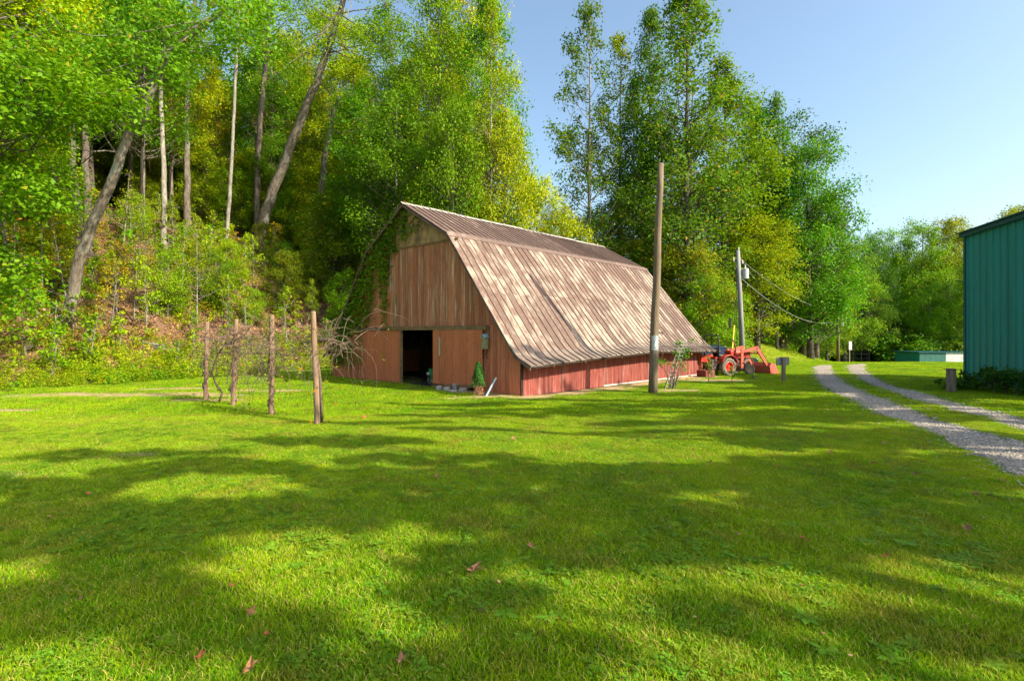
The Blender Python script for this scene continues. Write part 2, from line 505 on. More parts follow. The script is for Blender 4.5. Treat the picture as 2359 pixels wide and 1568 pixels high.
M['gravel'] = pmat('gravel', (0.16, 0.13, 0.105), (0.38, 0.33, 0.28), 55, .95, (1, 1, 1), .35, .62, bstr=1.0, bdist=.03, c3=(.30, .24, .19), coord='World')
M['stone'] = pmat('stone', (0.25, 0.215, 0.185), (0.44, 0.39, 0.345), 20, .9, bstr=.3, rnd=.35)
track('drive_track', T1L, T1R, 5)
track('drive_track', T2L, T2R, 6)

# ------------------------------------------------------------------ scatter (one object of kind stuff, instances on points)
def scatter(name, pts, rotz, scl, protos, idx=None, tilt=None):
    coll = bpy.data.collections.new(name + '_pieces')
    for p in protos:
        coll.objects.link(p)
    n = len(pts)
    me = bpy.data.meshes.new(name)
    me.vertices.add(n)
    me.vertices.foreach_set('co', np.asarray(pts, np.float32).ravel())
    rot = np.zeros((n, 3), np.float32); rot[:, 2] = rotz
    if tilt is not None: rot[:, :2] = tilt
    a = me.attributes.new('rot', 'FLOAT_VECTOR', 'POINT'); a.data.foreach_set('vector', rot.ravel())
    a = me.attributes.new('scl', 'FLOAT', 'POINT'); a.data.foreach_set('value', np.asarray(scl, np.float32))
    a = me.attributes.new('idx', 'INT', 'POINT'); a.data.foreach_set('value', np.asarray(idx if idx is not None else RNG.integers(0, len(protos), n), np.int32))
    o = bpy.data.objects.new(name, me); COL.objects.link(o)
    ng = bpy.data.node_groups.new(name, 'GeometryNodeTree')
    ng.interface.new_socket('Geometry', in_out='INPUT', socket_type='NodeSocketGeometry')
    ng.interface.new_socket('Geometry', in_out='OUTPUT', socket_type='NodeSocketGeometry')
    N, L = ng.nodes, ng.links
    gi = N.new('NodeGroupInput'); go = N.new('NodeGroupOutput')
    ci = N.new('GeometryNodeCollectionInfo'); ci.inputs[0].default_value = coll
    ci.inputs['Separate Children'].default_value = True; ci.inputs['Reset Children'].default_value = True
    ip = N.new('GeometryNodeInstanceOnPoints'); ip.inputs['Pick Instance'].default_value = True
    def na(nm, ty):
        q = N.new('GeometryNodeInputNamedAttribute'); q.data_type = ty; q.inputs[0].default_value = nm; return q.outputs[0]
    L.new(gi.outputs[0], ip.inputs['Points']); L.new(ci.outputs[0], ip.inputs['Instance'])
    L.new(na('idx', 'INT'), ip.inputs['Instance Index'])
    er = N.new('FunctionNodeEulerToRotation'); L.new(na('rot', 'FLOAT_VECTOR'), er.inputs[0]); L.new(er.outputs[0], ip.inputs['Rotation'])
    L.new(na('scl', 'FLOAT'), ip.inputs['Scale'])
    L.new(ip.outputs[0], go.inputs[0])
    md = o.modifiers.new('scatter', 'NODES'); md.node_group = ng
    return tag(o, kind='stuff')

# ------------------------------------------------------------------ lawn
def tuft(n, rad, h0, h1, w, seed, lean=.5):
    r = np.random.default_rng(seed)
    V = []; F = []; T = []
    for i in range(n):
        a = r.random() * 2 * PI; q = rad * math.sqrt(r.random())
        bx, by = q * math.cos(a), q * math.sin(a)
        h = r.uniform(h0, h1); d = r.random() * 2 * PI; ln = h * r.uniform(.15, lean) * 1.6
        dx, dy = math.cos(d), math.sin(d); o = r.random() * PI; wx, wy = math.cos(o) * w, math.sin(o) * w
        b = len(V)
        V += [(bx - wx, by - wy, -.01), (bx + wx, by + wy, -.01),
              (bx + dx * ln * .35 + wx * .8, by + dy * ln * .35 + wy * .8, h * .6), (bx + dx * ln * .35 - wx * .8, by + dy * ln * .35 - wy * .8, h * .6),
              (bx + dx * ln + wx * .1, by + dy * ln + wy * .1, h * .95), (bx + dx * ln - wx * .1, by + dy * ln - wy * .1, h * .95)]
        F += [(b, b + 1, b + 2, b + 3), (b + 3, b + 2, b + 4, b + 5)]
        t = r.random(); T += [t, t]
    return newmesh('grass_tuft', np.array(V), np.array(F), M['grass'], attr={'tone': ('FACE', 'FLOAT', T)}, link=False)

def clover(n, rad, seed, big=1.0):
    r = np.random.default_rng(seed)
    V = []; F = []; T = []
    for i in range(n):
        a = r.random() * 2 * PI; q = rad * math.sqrt(r.random())
        c = np.array([q * math.cos(a), q * math.sin(a), r.uniform(.025, .06) * big]); t = r.random(); a0 = r.random() * 6
        for k in range(3):
            an = a0 + k * 2.094; L = r.uniform(.014, .02) * big
            d = np.array([math.cos(an), math.sin(an), r.uniform(-.2, .4)]); s = np.array([-math.sin(an), math.cos(an), r.uniform(-.3, .3)])
            b = len(V)
            V += [c, c + d * L * .7 + s * L * .55, c + d * L * 1.15, c + d * L * .7 - s * L * .55]
            F.append((b, b + 1, b + 2, b + 3)); T.append(t)
    return newmesh('clover_patch', np.array(V), np.array(F), M['clover'], attr={'tone': ('FACE', 'FLOAT', T)}, link=False)

def plantain(seed):
    r = np.random.default_rng(seed); V = []; F = []; T = []
    for k in range(7):
        an = k * .9 + r.random() * .3; L = r.uniform(.05, .09)
        d = np.array([math.cos(an), math.sin(an), .35]); s = np.array([-math.sin(an), math.cos(an), 0])
        b = len(V)
        V += [(0, 0, .01), d * L * .5 + s * L * .22, d * L * np.array([1, 1, .6]), d * L * .5 - s * L * .22]
        F.append((b, b + 1, b + 2, b + 3)); T.append(r.random())
    return newmesh('broadleaf_weed', np.array(V), np.array(F), M['clover'], attr={'tone': ('FACE', 'FLOAT', T)}, link=False)

def lawn_ok(x, y, edge=.0):
    s, t = barn_local(x, y)
    inb = (s > -.05) & (s < BL + .05) & (t > -.05) & (t < BW + .05)
    jx = x + (vnoise(x, y, .25, 8) - .5) * .35; jy = y + (vnoise(x, y, .25, 9) - .5) * .5
    tr = in_poly(jx, jy, TP1) | in_poly(jx, jy, TP2)
    teal = (x > 17.2 + (y - 13) * .26) & (y > 13) & (y < 22)
    return ~(inb | tr | teal)

def field(n, y0, y1, kmax=1.12, power=1.0):
    u = RNG.random(n); y = (y0 ** 2 + u ** power * (y1 ** 2 - y0 ** 2)) ** .5
    x = (RNG.random(n) * 2 - 1) * kmax * y
    return x, y

tufts = [tuft(34, .09, .014, .036, .0022, 1, .9), tuft(30, .09, .018, .042, .0025, 2, .8), tuft(38, .10, .012, .030, .002, 3, 1.2)]
x, y = field(64000, 2.3, 12.5)
ok = lawn_ok(x, y) & (RNG.random(len(x)) > dirt_mask(x, y) * .93)
x, y = x[ok], y[ok]
pat = vnoise(x, y, .9, 21) * .6 + vnoise(x, y, .3, 22) * .4
scatter('lawn_grass', np.c_[x, y, zfun(x, y)], RNG.random(len(x)) * 6.28, .75 + pat * .75, tufts)
wide = [tuft(34, .16, .02, .045, .004, 11, .9), tuft(34, .16, .025, .05, .005, 12), tuft(38, .18, .018, .04, .004, 13, 1.2)]
x, y = field(62000, 12.2, 40, 1.1, 1.25)
d = toe_dist(x, y)
ok = lawn_ok(x, y) & (RNG.random(len(x)) > dirt_mask(x, y) * .93) & ((d < 1.0) | ((x > 14) & (d < 12)))
x, y = x[ok], y[ok]
scatter('lawn_grass', np.c_[x, y, zfun(x, y)], RNG.random(len(x)) * 6.28, .7 + vnoise(x, y, 1.4, 23) * .6, wide)
x, y = field(9000, 38, 56, 1.0); ok = (x > 14) & (toe_dist(x, y) < 12)
x, y = x[ok], y[ok]
scatter('mound_grass', np.c_[x, y, zfun(x, y)], RNG.random(len(x)) * 6.28, 1.5 + RNG.random(len(x)) * .9, wide)
x, y = field(13000, 2.3, 11)
ok = lawn_ok(x, y) & (vnoise(x, y, .8, 31) * .7 + vnoise(x, y, .25, 32) * .4 > .58)
x, y = x[ok], y[ok]
scatter('lawn_clover', np.c_[x, y, zfun(x, y) - .008], RNG.random(len(x)) * 6.28, .45 + RNG.random(len(x)) * .45, [clover(14, .08, 41), clover(10, .06, 42), clover(18, .1, 43), clover(8, .07, 44, 1.4)])
x, y = field(1100, 2.3, 11); ok = lawn_ok(x, y)
x, y = x[ok], y[ok]
scatter('lawn_weeds', np.c_[x, y, zfun(x, y)], RNG.random(len(x)) * 6.28, .6 + RNG.random(len(x)) * .9, [plantain(51), plantain(52), plantain(53)])

x, y = field(900, 2.4, 22); ok = lawn_ok(x, y); x, y = x[ok], y[ok]
_r = np.random.default_rng(12); _n = len(x); _a = _r.random(_n) * 6.28; _L = (.008 + .018 * _r.random(_n) ** 2)[:, None]
_d = np.c_[np.cos(_a), np.sin(_a), _r.normal(0, .25, _n)]; _s = np.c_[-np.sin(_a), np.cos(_a), _r.normal(0, .35, _n)]; _P = np.c_[x, y, zfun(x, y) + .03]
_V = np.stack([_P - _d * _L, _P + _s * _L * .6, _P + _d * _L, _P - _s * _L * .6], 1).reshape(-1, 3)
tag(newmesh('leaf_scraps', _V, np.arange(_n * 4).reshape(_n, 4), M['litter'], attr={'tone': ('FACE', 'FLOAT', _r.random(_n))}), kind='stuff')

# gravel stones on the tracks
def pebble(seed):
    r = np.random.default_rng(seed)
    v = [(1, 0, 0), (-1, 0, 0), (0, 1, 0), (0, -1, 0), (0, 0, .7), (0, 0, -.5), (.6, .6, .35), (-.6, .5, .4), (.5, -.6, .3), (-.6, -.6, .35)]
    v = [tuple(np.array(p) * r.uniform(.75, 1.25)) for p in v]
    f = [(4, 0, 6), (4, 6, 2), (4, 2, 7), (4, 7, 1), (4, 1, 9), (4, 9, 3), (4, 3, 8), (4, 8, 0), (5, 6, 0), (5, 2, 6), (5, 7, 2), (5, 1, 7), (5, 9, 1), (5, 3, 9), (5, 8, 3), (5, 0, 8)]
    return newmesh('gravel_stone', v, f, M['stone'], link=False)
x = RNG.uniform(4, 20, 260000); y = RNG.uniform(5, 30, 260000)
ok = (in_poly(x + RNG.standard_t(2, len(x)) * .07, y + RNG.standard_t(2, len(x)) * .09, TP1) | in_poly(x + RNG.standard_t(2, len(x)) * .07, y + RNG.standard_t(2, len(x)) * .09, TP2)) & (x < y * 1.08) & (RNG.random(len(x)) < np.clip(1.5 - y / 22, .1, 1))
x, y = x[ok], y[ok]
scatter('drive_gravel', np.c_[x, y, zfun(x, y) + .012], RNG.random(len(x)) * 6.28, .010 + RNG.random(len(x)) ** 2 * .022, [pebble(i) for i in range(4)])
# ------------------------------------------------------------------ trees
def unit(v):
    return v / np.maximum(np.linalg.norm(v, axis=-1, keepdims=True), 1e-9)

def leaf_quads(P, N, size, r, wid=.32, jit=.35):
    """one folded rhombic leaf at each point P, facing roughly N"""
    n = len(P)
    N = unit(N + r.normal(0, .55, (n, 3)))
    A = unit(np.cross(N, r.normal(0, 1, (n, 3))))
    B = np.cross(N, A)
    L = (size * (1 + (r.random(n) - .5) * jit * 2))[:, None]
    V = np.empty((n, 4, 3))
    V[:, 0] = P - A * L * .5
    V[:, 1] = P + B * L * wid + N * L * .10
    V[:, 2] = P + A * L * .5 - N * L * .06
    V[:, 3] = P - B * L * wid + N * L * .10
    return V.reshape(-1, 3), np.arange(n * 4).reshape(n, 4)

def crown_points(C, R, per, r, flat=.7, twigs=9, spread=.16):
    """leaf positions strung along twigs that radiate from each clump centre"""
    P = []; N = []
    for c, rad, m in zip(C, R, per):
        m = int(m)
        D = unit(r.normal(0, 1, (twigs, 3))) * rad * r.uniform(.6, 1.1, (twigs, 1)); D[:, 2] *= flat
        k = r.integers(0, twigs, m); u = r.random(m) ** .6
        sag = -.15 * rad * u ** 2
        p = c + D[k] * u[:, None] + r.normal(0, spread * rad, (m, 3)); p[:, 2] += sag
        P.append(p); N.append(unit((p - c) * .6 + np.array([0, 0, rad * .8])))
    return np.vstack(P), np.vstack(N)

def limb(a, b, r0, r1, r, n=5, arch=.12):
    a = np.array(a, float); b = np.array(b, float)
    L = np.linalg.norm(b - a); out = []
    w = r.normal(0, .05 * L, 3)
    for i in range(n + 1):
        u = i / n
        p = a + (b - a) * u + np.array([0, 0, 1]) * (arch * L * math.sin(u * PI) * -.6) + w * math.sin(u * PI) + r.normal(0, .012 * L, 3) * (0 < i < n)
        out.append(tuple(p))
    return out, [r0 + (r1 - r0) * (i / n) for i in range(n + 1)]

def interp_path(path, z):
    for a, b in zip(path[:-1], path[1:]):
        if a[2] <= z <= b[2] or b is path[-1]:
            u = min(max((z - a[2]) / max(b[2] - a[2], 1e-6), 0), 1)
            return np.array(a) * (1 - u) + np.array(b) * u
    return np.array(path[0])

def build_tree(name, path, r0, r1, C, R, per, leaf, mleaf, mbark, seed, limb_r=.3, sides=9, twigtubes=2, flat=.7, loc=(0, 0, 0), limbs=True, attach=.55, spread=.16, wid=.32, lowest=.12):
    """trunk + crown under one empty; path and clumps in local coordinates"""
    r = np.random.default_rng(seed)
    root = empty(name, loc)
    mb = MB()
    P = [tuple(p) for p in path]
    # finer, slightly crooked trunk with root flare
    fine = []; rad = []
    n = len(P) - 1; sub = 4
    for i in range(n):
        for k in range(sub):
            u = k / sub
            p = np.array(P[i]) * (1 - u) + np.array(P[i + 1]) * u
            p[:2] += r.normal(0, r0 * .10, 2) * (i + k > 0)
            fine.append(tuple(p)); f = (i + u) / n
            rad.append(r0 * (1 - f) + r1 * f + r0 * .45 * max(0, 1 - f * n * 2.2) ** 2)
    fine.append(P[-1]); rad.append(r1)
    fine[0] = (fine[0][0], fine[0][1], fine[0][2] - .25)
    mb.tube(fine, rad, sides)
    zt = [p[2] for p in fine]; z0, z1 = zt[0], zt[-1]
    if limbs:
        for c, rr in zip(C, R):
            if lowest > .5 and r.random() < .6: continue
            q = np.array(c); h = np.hypot(q[0] - fine[-1][0], q[1] - fine[-1][1])
            za = min(max(q[2] - max(attach * h, .3 * rr), z0 + (z1 - z0) * lowest), z1)
            if lowest > .5: za = max(za, z0 + (z1 - z0) * r.uniform(lowest, .97))
            a = interp_path(fine, za)
            f = (za - z0) / (z1 - z0)
            ra = (r0 * (1 - f) + r1 * f) * limb_r + .008
            pts, rs = limb(a, q, ra, max(ra * .25, .008), r)
            mb.tube(pts, rs, 5, cap=False)
            for _ in range(twigtubes):
                d = unit(r.normal(0, 1, 3)) * rr * .9
                k = r.integers(2, len(pts))
                mb.tube([pts[k], tuple(np.array(pts[k]) + d * .5 + [0, 0, .05]), tuple(np.array(pts[k]) + d)], [max(ra * .22, .008), .01, .004], 3, cap=False)
    mb.build('trunk', mbark, root, smooth=True)
    p, nn = crown_points(C, R, per, r, flat, spread=spread)
    V, F = leaf_quads(p, nn, leaf, r, wid)
    newmesh('crown', V, F, mleaf, root, attr={'tone': ('FACE', 'FLOAT', r.random(len(F)))})
    return root

def clumps(r, n, H, cb, rad, prof, rc=(.8, 1.5)):
    """clump centres in a crown envelope: prof(f) gives relative radius for f 0..1 from crown base to top"""
    C = []; R = []
    for i in range(n):
        f = r.random() ** .9
        z = H * (cb + (1 - cb) * f)
        q = rad * prof(f)
        a = r.random() * 2 * PI; d = q * (r.random() ** .45)
        C.append((d * math.cos(a), d * math.sin(a), z)); R.append(r.uniform(*rc) * (.65 + .35 * prof(f)))
    C[0] = (0.1, 0, H * .97); R[0] = rc[0]
    return C, R

P_TALL = lambda f: (.35 + .65 * math.sin(PI * min(1, f * .85 + .12)) ) * (1 - f ** 3 * .75)
P_ROUND = lambda f: math.sin(PI * (f * .82 + .12)) ** .6
P_OAK = lambda f: math.sin(PI * (f * .78 + .14)) ** .45
P_HIGH = lambda f: math.sin(PI * (f * .8 + .15)) ** .7

def proto(kind, seed, mleaf, mbark='bark', scale=1):
    r = np.random.default_rng(seed)
    K = {
        #        H   cb   rad  n   rc          r0    prof     leaf  per
        'tall': (26, .16, 4.3, 150, (.9, 1.8), .30, P_TALL, .22, 230),
        'airy': (26, .24, 4.0, 105, (.8, 1.6), .24, P_TALL, .22, 170),
        'round': (18, .12, 4.8, 125, (1.0, 1.9), .28, P_ROUND, .22, 280),
        'low': (11, .05, 3.7, 90, (.8, 1.5), .16, P_ROUND, .19, 260),
        'oak': (19, .22, 7.0, 170, (1.0, 1.9), .42, P_OAK, .22, 230),
        'high': (24, .32, 4.6, 120, (1.0, 1.9), .26, P_HIGH, .22, 250),
        'slim': (20, .28, 2.8, 75, (.8, 1.4), .15, P_TALL, .21, 190),
    }[kind]
    H, cb, rad, n, rc, r0, prof, leaf, per = K
    C, R = clumps(r, n, H, cb, rad, prof, rc)
    lean = r.normal(0, .02 * H, 2)
    path = [(0, 0, 0), (lean[0] * .3, lean[1] * .2, H * .3), (lean[0] * .2, lean[1] * .7, H * .62), (lean[0] * .5, lean[1] * .5, H * .93)]
    per = [per * (q / rc[1]) ** 2 * 1.25 for q in R]
    t = build_tree('broadleaf_tree', path, r0, .03, C, R, per, leaf, M[mleaf], M[mbark], seed, attach=.75 if kind in ('tall', 'airy', 'high', 'slim') else .5, spread=.24 if kind != 'airy' else .18, lowest=cb * .8)
    return t

PROTO = {}
def P(key, kind, seed, mleaf, mbark='bark'):
    PROTO[key] = [proto(kind, seed, mleaf, mbark), False]
P('tallA', 'tall', 101, 'leaf_olive', 'bark_dark'); P('tallB', 'tall', 102, 'leaf_bright'); P('airyA', 'airy', 103, 'leaf_olive', 'bark_pale'); P('airyB', 'airy', 104, 'leaf_yellow')
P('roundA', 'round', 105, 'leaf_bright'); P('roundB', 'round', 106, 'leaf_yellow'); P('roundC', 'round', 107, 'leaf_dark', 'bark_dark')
P('lowA', 'low', 108, 'leaf_bright'); P('lowB', 'low', 109, 'leaf_autumn'); P('lowC', 'low', 120, 'leaf_yellow')
P('oakA', 'oak', 110, 'leaf_dark', 'bark_dark'); P('highA', 'high', 111, 'leaf_dark', 'bark_dark'); P('highB', 'high', 112, 'leaf_mid', 'bark'); P('highC', 'high', 113, 'leaf_yellow')
P('slimA', 'slim', 114, 'leaf_mid', 'bark_pale'); P('slimB', 'slim', 115, 'leaf_autumn'); P('roundD', 'round', 116, 'leaf_mid', 'bark_dark')

def plant_tree(key, x, y, scale, rz, label, group=None, zs=1.0, cat='tree', dz=0, name=None):
    pr = PROTO[key]
    if not pr[1]:
        t = pr[0]; pr[1] = True
    else:
        t = copy_tree(pr[0])
    t.location = (x, y, zf(x, y) - .05 + dz)
    t.rotation_euler = (0, 0, rz)
    t.scale = (scale, scale, scale * zs)
    if name: t.name = name
    t['label'] = label; t['category'] = cat
    if group: t['group'] = group
    elif 'group' in t.keys(): del t['group']
    return t

USED = []
def spot_px(px, Y):
    return (px - CX) / FPX * Y, Y

# --- trees that stand out against the sky, right of centre ---
H0 = {'tallA': 26, 'tallB': 26, 'airyA': 26, 'airyB': 26, 'roundA': 18, 'roundB': 18, 'roundC': 18, 'roundD': 18, 'lowA': 11, 'lowB': 11, 'lowC': 11, 'oakA': 19, 'highA': 24, 'highB': 24, 'highC': 24, 'slimA': 20, 'slimB': 20}
def skyline(key, px, ytop, Y, width, rz, label, group='trees against the sky'):
    x, y = spot_px(px, Y)
    z0 = zf(x, y); H = EYE - (ytop - CY) / FPX * Y - z0
    s = H / H0[key]
    w = width / FPX * Y
    R0 = {'ta': 3.9, 'ai': 3.6, 'ro': 4.6, 'lo': 3.6, 'oa': 7.0, 'hi': 4.2, 'sl': 2.4}[key[:2]] + .8
    sx = w / (2 * R0)
    USED.append((x, y))
    return plant_tree(key, x, y, sx, rz, label, group, zs=s / sx)

skyline('airyA', 1355, 2, 41, 235, .3, 'tall pale-trunked tree with sparse rounded top, alone against the sky just right of the gap')
skyline('airyB', 1425, 80, 46, 200, 2.1, 'slender yellow-green tree leaning into the pale-trunked tree, thin open crown', None)
skyline('slimA', 1462, 170, 43, 150, 1.0, 'thin whitish tree with bare branches between the two tallest trees', None)
skyline('tallA', 1578, -45, 40, 330, 0.5, 'tallest dark green tree, its top cut by the frame, behind the tall bare pole')
skyline('tallA', 1500, 20, 45, 190, 3.5, 'narrow dark tree whose thin spire stands left of the tallest tree')
skyline('tallB', 1665, 130, 47, 280, 2.2, 'mid green tree with a stepped right edge, right shoulder of the tallest tree')
skyline('slimA', 1790, 215, 50, 130, 1.6, 'half bare grey-twigged tree top rising between the tallest tree and the spreading oak')
skyline('airyA', 1742, 250, 53, 160, 4.0, 'thin crowned tree behind the utility pole with grey branches', None)
skyline('oakA', 1800, 292, 56, 330, 0.9, 'spreading dark oak whose long limb reaches right into the sky')
skyline('roundD', 1868, 335, 50, 250, 4.2, 'broad leafy tree whose rounded shoulder stands out at the right of the skyline')
skyline('roundC', 1722, 250, 52, 250, 1.9, 'rounded dark tree filling the shoulder right of the tallest tree')
skyline('roundC', 1880, 470, 56, 210, 2.6, 'dark rounded tree below the long oak limb')
skyline('roundB', 1745, 500, 47, 220, 1.2, 'yellow-green tree directly behind the utility pole with the transformer')
skyline('roundD', 1945, 560, 66, 170, 0.4, 'rounded green tree where the skyline drops to its lowest point')
skyline('roundA', 1850, 560, 58, 220, 3.9, 'mid green tree on the right shoulder of the grassy mound', None)
skyline('roundC', 1800, 600, 54, 190, 5.1, 'dark leafy tree on the crest of the grassy mound', None)
skyline('roundB', 1905, 640, 64, 110, 4.6, 'small yellow-green tree beside the far utility pole')
# centre low trees behind the roof
skyline('lowB', 1590, 560, 39.5, 260, 0.8, 'low tree with reddish orange patches behind the far end of the barn roof')
skyline('lowA', 1640, 640, 37, 190, 1.8, 'bright green bushy tree at the foot of the mound left of the tractor')
skyline('lowC', 1480, 560, 42, 230, 2.8, 'low yellow-green tree behind the barn ridge end')
skyline('roundD', 1430, 470, 48, 220, 1.1, 'dark tree behind the barn ridge under the pale-trunked tree', None)
skyline('roundC', 1330, 500, 52, 240, 3.1, 'deep green tree beyond the middle of the barn ridge', None)
skyline('roundC', 1700, 430, 60, 260, 2.0, 'dark tree filling the gap between the tallest tree and the oak', None)
skyline('roundD', 1540, 380, 58, 260, 5.2, 'green tree deep behind the tall bare pole', None)
skyline('lowB', 1700, 700, 50, 110, 2.4, 'small gold-leaved tree on the mound left of the transformer pole', None)
# far right trees beyond the field
FG = 'trees beyond the far field'
skyline('oakA', 2000, 540, 78, 150, 2.2, 'far tree at the skyline dip, first right of the low point', FG)
skyline('roundA', 2060, 530, 84, 150, 0.7, 'far tree with pale forked branches showing through its crown', FG)
skyline('roundD', 2120, 515, 80, 150, 1.9, 'far tree with a broad flat top left of the teal building', FG)
skyline('roundB', 2185, 508, 82, 160, 3.3, 'far tree with yellowish top, tallest next to the teal building', FG)
skyline('roundC', 2230, 540, 86, 170, 4.3, 'far dark tree half hidden by the corner of the teal building', FG)
skyline('roundB', 2350, 478, 60, 170, 5.0, 'tree top showing above the roof of the teal building', FG)
skyline('roundA', 2290, 560, 70, 170, 1.0, 'tree hidden behind the teal building wall, only its top leaves showing', FG)
for i, (px, yt, Y) in enumerate([(1975, 600, 95), (2030, 590, 98), (2090, 590, 100), (2150, 585, 96), (2210, 600, 94), (1930, 600, 90), (2000, 660, 74), (2140, 660, 74), (2190, 650, 76), (2075, 690, 78), (2105, 640, 88)]):
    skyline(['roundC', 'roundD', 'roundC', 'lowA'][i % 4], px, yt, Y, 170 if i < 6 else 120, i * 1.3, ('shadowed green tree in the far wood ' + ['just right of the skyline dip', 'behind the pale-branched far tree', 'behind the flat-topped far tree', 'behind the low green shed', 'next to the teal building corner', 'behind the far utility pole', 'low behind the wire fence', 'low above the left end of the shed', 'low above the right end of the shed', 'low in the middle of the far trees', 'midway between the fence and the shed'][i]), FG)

# left forest edge against the sky
LG = 'trees on the wooded hillside'
skyline('tallB', 1125, -60, 38, 210, 0.2, 'bright green tree forming the left edge of the sky gap, thin at the top', LG)
skyline('airyB', 1130, 10, 34, 190, 1.4, 'yellow-green tree with pale trunk over the barn ridge at the edge of the sky', LG)
skyline('roundB', 1160, 270, 35, 190, 2.4, 'rounded yellow tree bulging into the sky gap above the barn ridge', LG)
skyline('roundB', 1235, 415, 38, 180, 3.4, 'yellow-leaved tree at the foot of the sky gap behind the barn ridge', LG)
skyline('lowC', 1300, 480, 36.5, 170, 0.4, 'low bright yellow tree hugging the barn ridge where the sky gap ends', LG)
skyline('roundA', 1040, 240, 33, 200, 4.4, 'leafy green tree right behind the barn peak', LG)
skyline('tallB', 1010, -120, 40, 200, 4.4, 'tall bright tree in line with the barn peak, top beyond the frame', LG)
skyline('highC', 1090, -120, 45, 210, 5.4, 'tall yellow-green tree with a bare lower trunk behind the barn ridge', LG)
skyline('lowC', 1130, 430, 34, 170, 5.4, 'yellow understorey tree leaning over the barn roof', LG)

# --- named trees of the hillside with their own bent trunks ---
def custom_tree(name, pts, dY, r0, r1, crown, leaf, mleaf, mbark, seed, label, n=60, rc=(.8, 1.4), per=170, limb_r=.22, group=LG, lowest=.55):
    """pts: trunk seen at picture points; crown: (px, py, rpx, rpy, depth) ellipsoids"""
    x0, y0, z0 = hit(*pts[0])
    r = np.random.default_rng(seed)
    path = []
    for i, (px, py) in enumerate(pts):
        Y = y0 + dY * i / (len(pts) - 1)
        p = at(px, py, Y); path.append((p.x - x0, p.y - y0, p.z - z0))
    path[0] = (0, 0, 0)
    C = []; R = []
    tot = sum(c[2] * c[3] for c in crown)
    for (px, py, rx, ry, dep) in crown:
        m = max(3, int(n * rx * ry / tot))
        Yc = y0 + dY
        for _ in range(m):
            d = unit(r.normal(0, 1, 3)) * r.random() ** .4
            p = at(px + d[0] * rx, py + d[2] * ry, Yc + d[1] * dep)
            C.append((p.x - x0, p.y - y0, p.z - z0)); R.append(r.uniform(*rc))
    t = build_tree(name, path, r0, r1, C, R, [per * (q / rc[1]) ** 2 for q in R], leaf, M[mleaf], M[mbark], seed, limb_r=limb_r, sides=12, loc=(x0, y0, z0), attach=.5, lowest=lowest, spread=.22)
    tag(t, label, 'tree', group)
    USED.append((x0, y0))
    return t

custom_tree('leaning_tree', [(150, 752), (165, 690), (182, 600), (215, 515), (262, 405), (300, 300), (330, 275), (352, 195), (385, 125), (440, 78), (520, 20)], -2.5, .26, .11,
            [(250, 130, 230, 130, 3.5), (480, 60, 200, 100, 3.5), (120, 260, 130, 80, 2.5)], .17, 'leaf_mid', 'bark', 201,
            'big crooked tree leaning right from the foot of the left hillside, grey mottled bark', n=95, per=200)
custom_tree('leaning_tree', [(592, 575), (606, 510), (628, 440), (668, 340), (700, 260), (735, 170), (765, 90), (790, 0), (820, -80)], -5, .52, .17,
            [(790, 40, 200, 130, 4), (680, 150, 110, 60, 2), (900, 130, 130, 100, 3)], .18, 'leaf_bright', 'bark', 202,
            'grey trunk leaning right over the vine posts, second of the two leaning trees', n=80, per=180)
custom_tree('broken_trunk', [(712, 600), (722, 540), (738, 440), (752, 340), (768, 262), (782, 222)], -2, .36, .19,
            [(800, 320, 60, 70, 1.5)], .17, 'leaf_mid', 'bark', 203, 'dark broken-topped trunk with a patchy bark just right of the second leaning tree', n=9)
custom_tree('forked_tree', [(590, 560), (594, 380), (598, 280), (608, 180), (618, 90), (622, 0), (625, -90)], 0, .30, .14,
            [(640, 20, 120, 140, 4)], .18, 'leaf_mid', 'bark_dark', 204, 'dark upright trunk behind the second leaning tree running out of the frame top', n=34)
custom_tree('straight_tree', [(376, 578), (378, 480), (377, 380), (372, 250), (371, 120), (368, -40)], 1, .22, .11,
            [(380, 60, 110, 160, 4)], .18, 'leaf_mid', 'bark_pale', 205, 'slender pale straight trunk right of the crooked leaning tree', n=30)
custom_tree('forked_tree', [(430, 540), (432, 420), (428, 300), (432, 190), (445, 90), (455, -40)], 2, .30, .14,
            [(470, 40, 120, 140, 4)], .18, 'leaf_bright', 'bark', 206, 'grey trunk with a fork high up between the two leaning trees', n=34)
custom_tree('straight_tree', [(182, 600), (178, 500), (168, 380), (165, 250), (158, 120), (155, -60)], 3, .25, .12,
            [(170, 30, 140, 140, 4)], .18, 'leaf_mid', 'bark_dark', 207, 'dark trunk behind the crooked leaning tree, left of a pair', n=34)
custom_tree('straight_tree', [(205, 590), (202, 480), (196, 380), (195, 250), (186, 120), (180, -60)], 3.5, .26, .12,
            [(200, 30, 140, 140, 4)], .18, 'leaf_dark', 'bark_dark', 208, 'dark trunk behind the crooked leaning tree, right of a pair', n=34)
custom_tree('straight_tree', [(520, 640), (524, 520), (532, 400), (540, 250), (545, 120), (560, -60)], 2, .16, .08,
            [(560, 30, 110, 120, 4)], .18, 'leaf_bright', 'bark_pale', 209, 'thin pale trunk rising left of the second leaning tree', n=26)
# bare overhanging branch with leaves, low at the far left
custom_tree('overhanging_tree', [(-90, 800), (-70, 600), (-50, 400), (-20, 260), (60, 180)], -5, .22, .06,
            [(60, 200, 150, 110, 2.5), (210, 240, 130, 60, 2.0), (30, 420, 110, 70, 2.0), (20, 640, 70, 90, 1.5)], .16, 'leaf_bright', 'bark_dark', 210,
            'nearest tree at the left frame edge, bright leafy boughs hanging into view', n=90, rc=(.6, 1.1), per=190)

